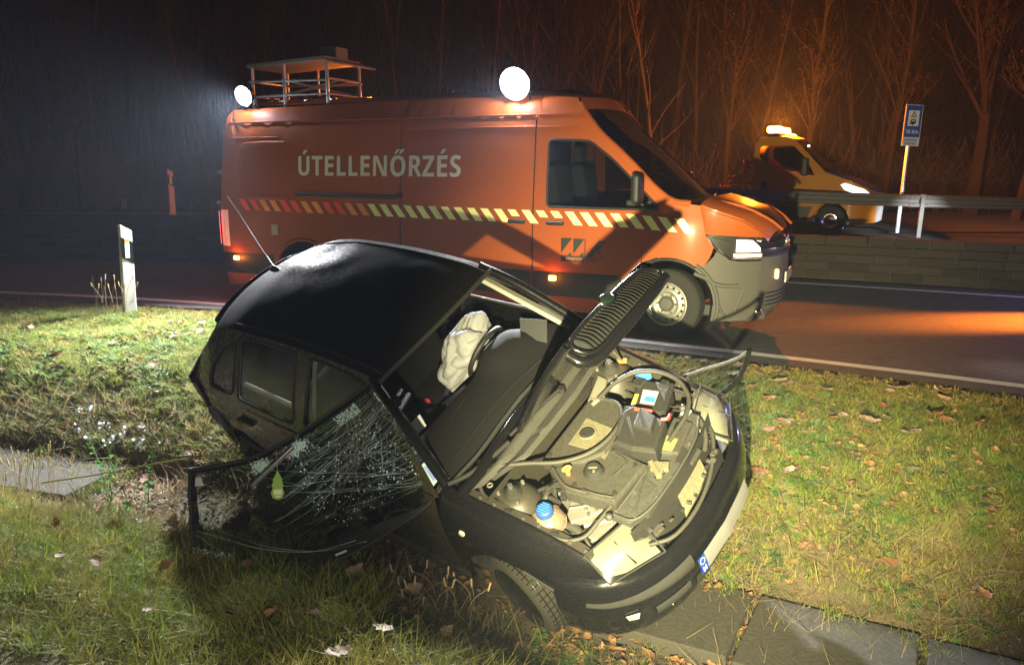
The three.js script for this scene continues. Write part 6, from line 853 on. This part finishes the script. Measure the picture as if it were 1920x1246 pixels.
  for (let k = 0; k < 4000 && made < 270; k++) {
    const q = spot(0.45, 5.4)(); if (!q) continue; const [x, y, z] = q, t = tOf(x, z);
    if (x < 0.9 && rnd() < 0.55) continue; if (x > -1.2 && x < 1.5 && t > 1.2 && t < 3.9 && rnd() < 0.9) continue;
    const m = Math.floor(rnd() * 4), [where, gname] = zone(x, z, t), mesh = part(scene, numbered('fallen_leaf'), leafShapes[made % 5], leafMats[m]);
    mesh.position.set(x, y + (t > 4 && x < 1 ? 0.1 : 0.055), z); mesh.rotation.set(rr(-0.35, 0.45), rr(0, 6.28), rr(-0.35, 0.35)); mesh.scale.setScalar(rr(0.65, 1.35));
    tag(mesh, kinds[m][1] + ' lying ' + where, 'leaf', kinds[m][0] + ' leaves, ' + gname); made++;
  }
  // flowering weed and other stalks at the ditch
  const stem = (gs, lv, fl, h, lean, x0, z0, fcol) => { const top = V(x0 + lean[0], h, z0 + lean[1]); gs.push(tube([[x0, 0, z0], [x0 + lean[0] * 0.3, h * 0.5, z0 + lean[1] * 0.3], top], 0.004, 10, 5)); for (let i = 0; i < 12; i++) { const t = rr(0.1, 0.85), a = rr(0, 6.28); lv.push(at(leafGeo(rr(0.04, 0.07), 0.3, 0.0), x0 + lean[0] * t * t + 0.02 * Math.cos(a), h * t, z0 + lean[1] * t * t + 0.02 * Math.sin(a), rr(-0.6, 0.2), a, 0)); } for (let i = 0; i < 7; i++) { const e = top.clone().add(V(rr(-0.16, 0.16), rr(0.02, 0.2), rr(-0.1, 0.1))); gs.push(tube([V(x0 + lean[0] * 0.7, h * 0.8, z0 + lean[1] * 0.7), top.clone().lerp(e, 0.5).add(V(0, -0.02, 0)), e], 0.002, 6, 4)); if (fl) for (let j = 0; j < 4; j++) fl.push(at(new THREE.CircleGeometry(rr(0.007, 0.014), 7), e.x + rr(-0.04, 0.04), e.y + rr(-0.03, 0.03), e.z + rr(-0.03, 0.03), rr(-1.4, 0.2), rr(-1, 1), 0)); } };
  const weed = (name, label, cat, x, z, hs, withFlowers, stemC, leafC) => { const gs = [], lv = [], fl = []; hs.forEach(([h, dx, dz, lx, lz]) => stem(gs, lv, withFlowers ? fl : null, h, [lx, lz], dx, dz)); const t = thing(name, label, cat, null, [x, groundY(x, z) - 0.01, z]); part(t, 'stem', gs, std(stemC, 0.8)); part(t, 'leaves', lv, grassMat(leafC)).userData.kind = 'stuff'; if (withFlowers) part(t, 'flowers', fl, std([0.6, 0.62, 0.7], 0.8, DS)).userData.kind = 'stuff'; };
  weed('flowering_weed', 'tall weed with small white flowers growing beside the ditch slabs', 'weed', -3.15, -5.75, [[0.62, 0, 0, -0.12, 0], [0.56, 0.05, 0.05, 0.05, 0.05], [0.5, 0.35, 0.1, 0.1, 0]], true, [0.1, 0.16, 0.05], [0.09, 0.22, 0.05]);
  weed('leafy_weed', 'bright green leafy weed at the foot of the flowering stalks', 'weed', -2.95, -5.35, [[0.26, 0, 0, 0.05, 0], [0.22, 0.12, 0.03, 0.08, 0.02], [0.2, -0.1, 0, -0.05, 0]], false, [0.1, 0.18, 0.05], [0.14, 0.3, 0.05]);
  const seedHead = (name, label, x, z, n, h, c) => { const gs = [], hd = []; for (let i = 0; i < n; i++) { const dx = rr(-0.25, 0.25), dz = rr(-0.2, 0.2), l = rr(-0.14, 0.14), k = h * rr(0.7, 1.15); gs.push(tube([[dx, 0, dz], [dx + l * 0.3, k * 0.6, dz], [dx + l, k, dz + 0.02]], 0.0022, 8, 4)); hd.push(at(new THREE.CapsuleGeometry(0.006, 0.045, 3, 6), dx + l * 1.1, k + 0.015, dz + 0.02, 0, 0, -l * 2.2)); } const t = thing(name, label, 'dry grass', null, [x, groundY(x, z), z]); part(t, 'stalks', gs, std(c, 0.85)).userData.kind = 'stuff'; part(t, 'seed_heads', hd, std(c.map((v) => v * 1.25), 0.9)).userData.kind = 'stuff'; };
  seedHead('seed_grass', 'dry foxtail stalks with seed heads at the left end of the ditch slabs', -3.75, -5.55, 26, 0.36, [0.32, 0.25, 0.12]);
  seedHead('seed_grass', 'dry seed stalks around the foot of the white marker post', -4.75, -9.28, 14, 0.42, [0.3, 0.24, 0.12]);
  seedHead('seed_grass', 'dry brown stalks in front of the front wheel of the hatchback', -0.45, -4.1, 16, 0.22, [0.3, 0.22, 0.12]);
  solo('dry_stalk', tube([[-3.4, groundY(-3.4, -5.35) + 0.22, -5.35], [-2.9, -0.42, -5.3], [-2.45, -0.33, -5.3], [-2.15, -0.3, -5.35]], 0.006, 20, 5), std([0.36, 0.31, 0.1], 0.8), 'single yellow straw leaning across the ditch slabs', 'straw');
}

// ---------- finish ----------
shadows(scene);
renderer.render(scene, camera);
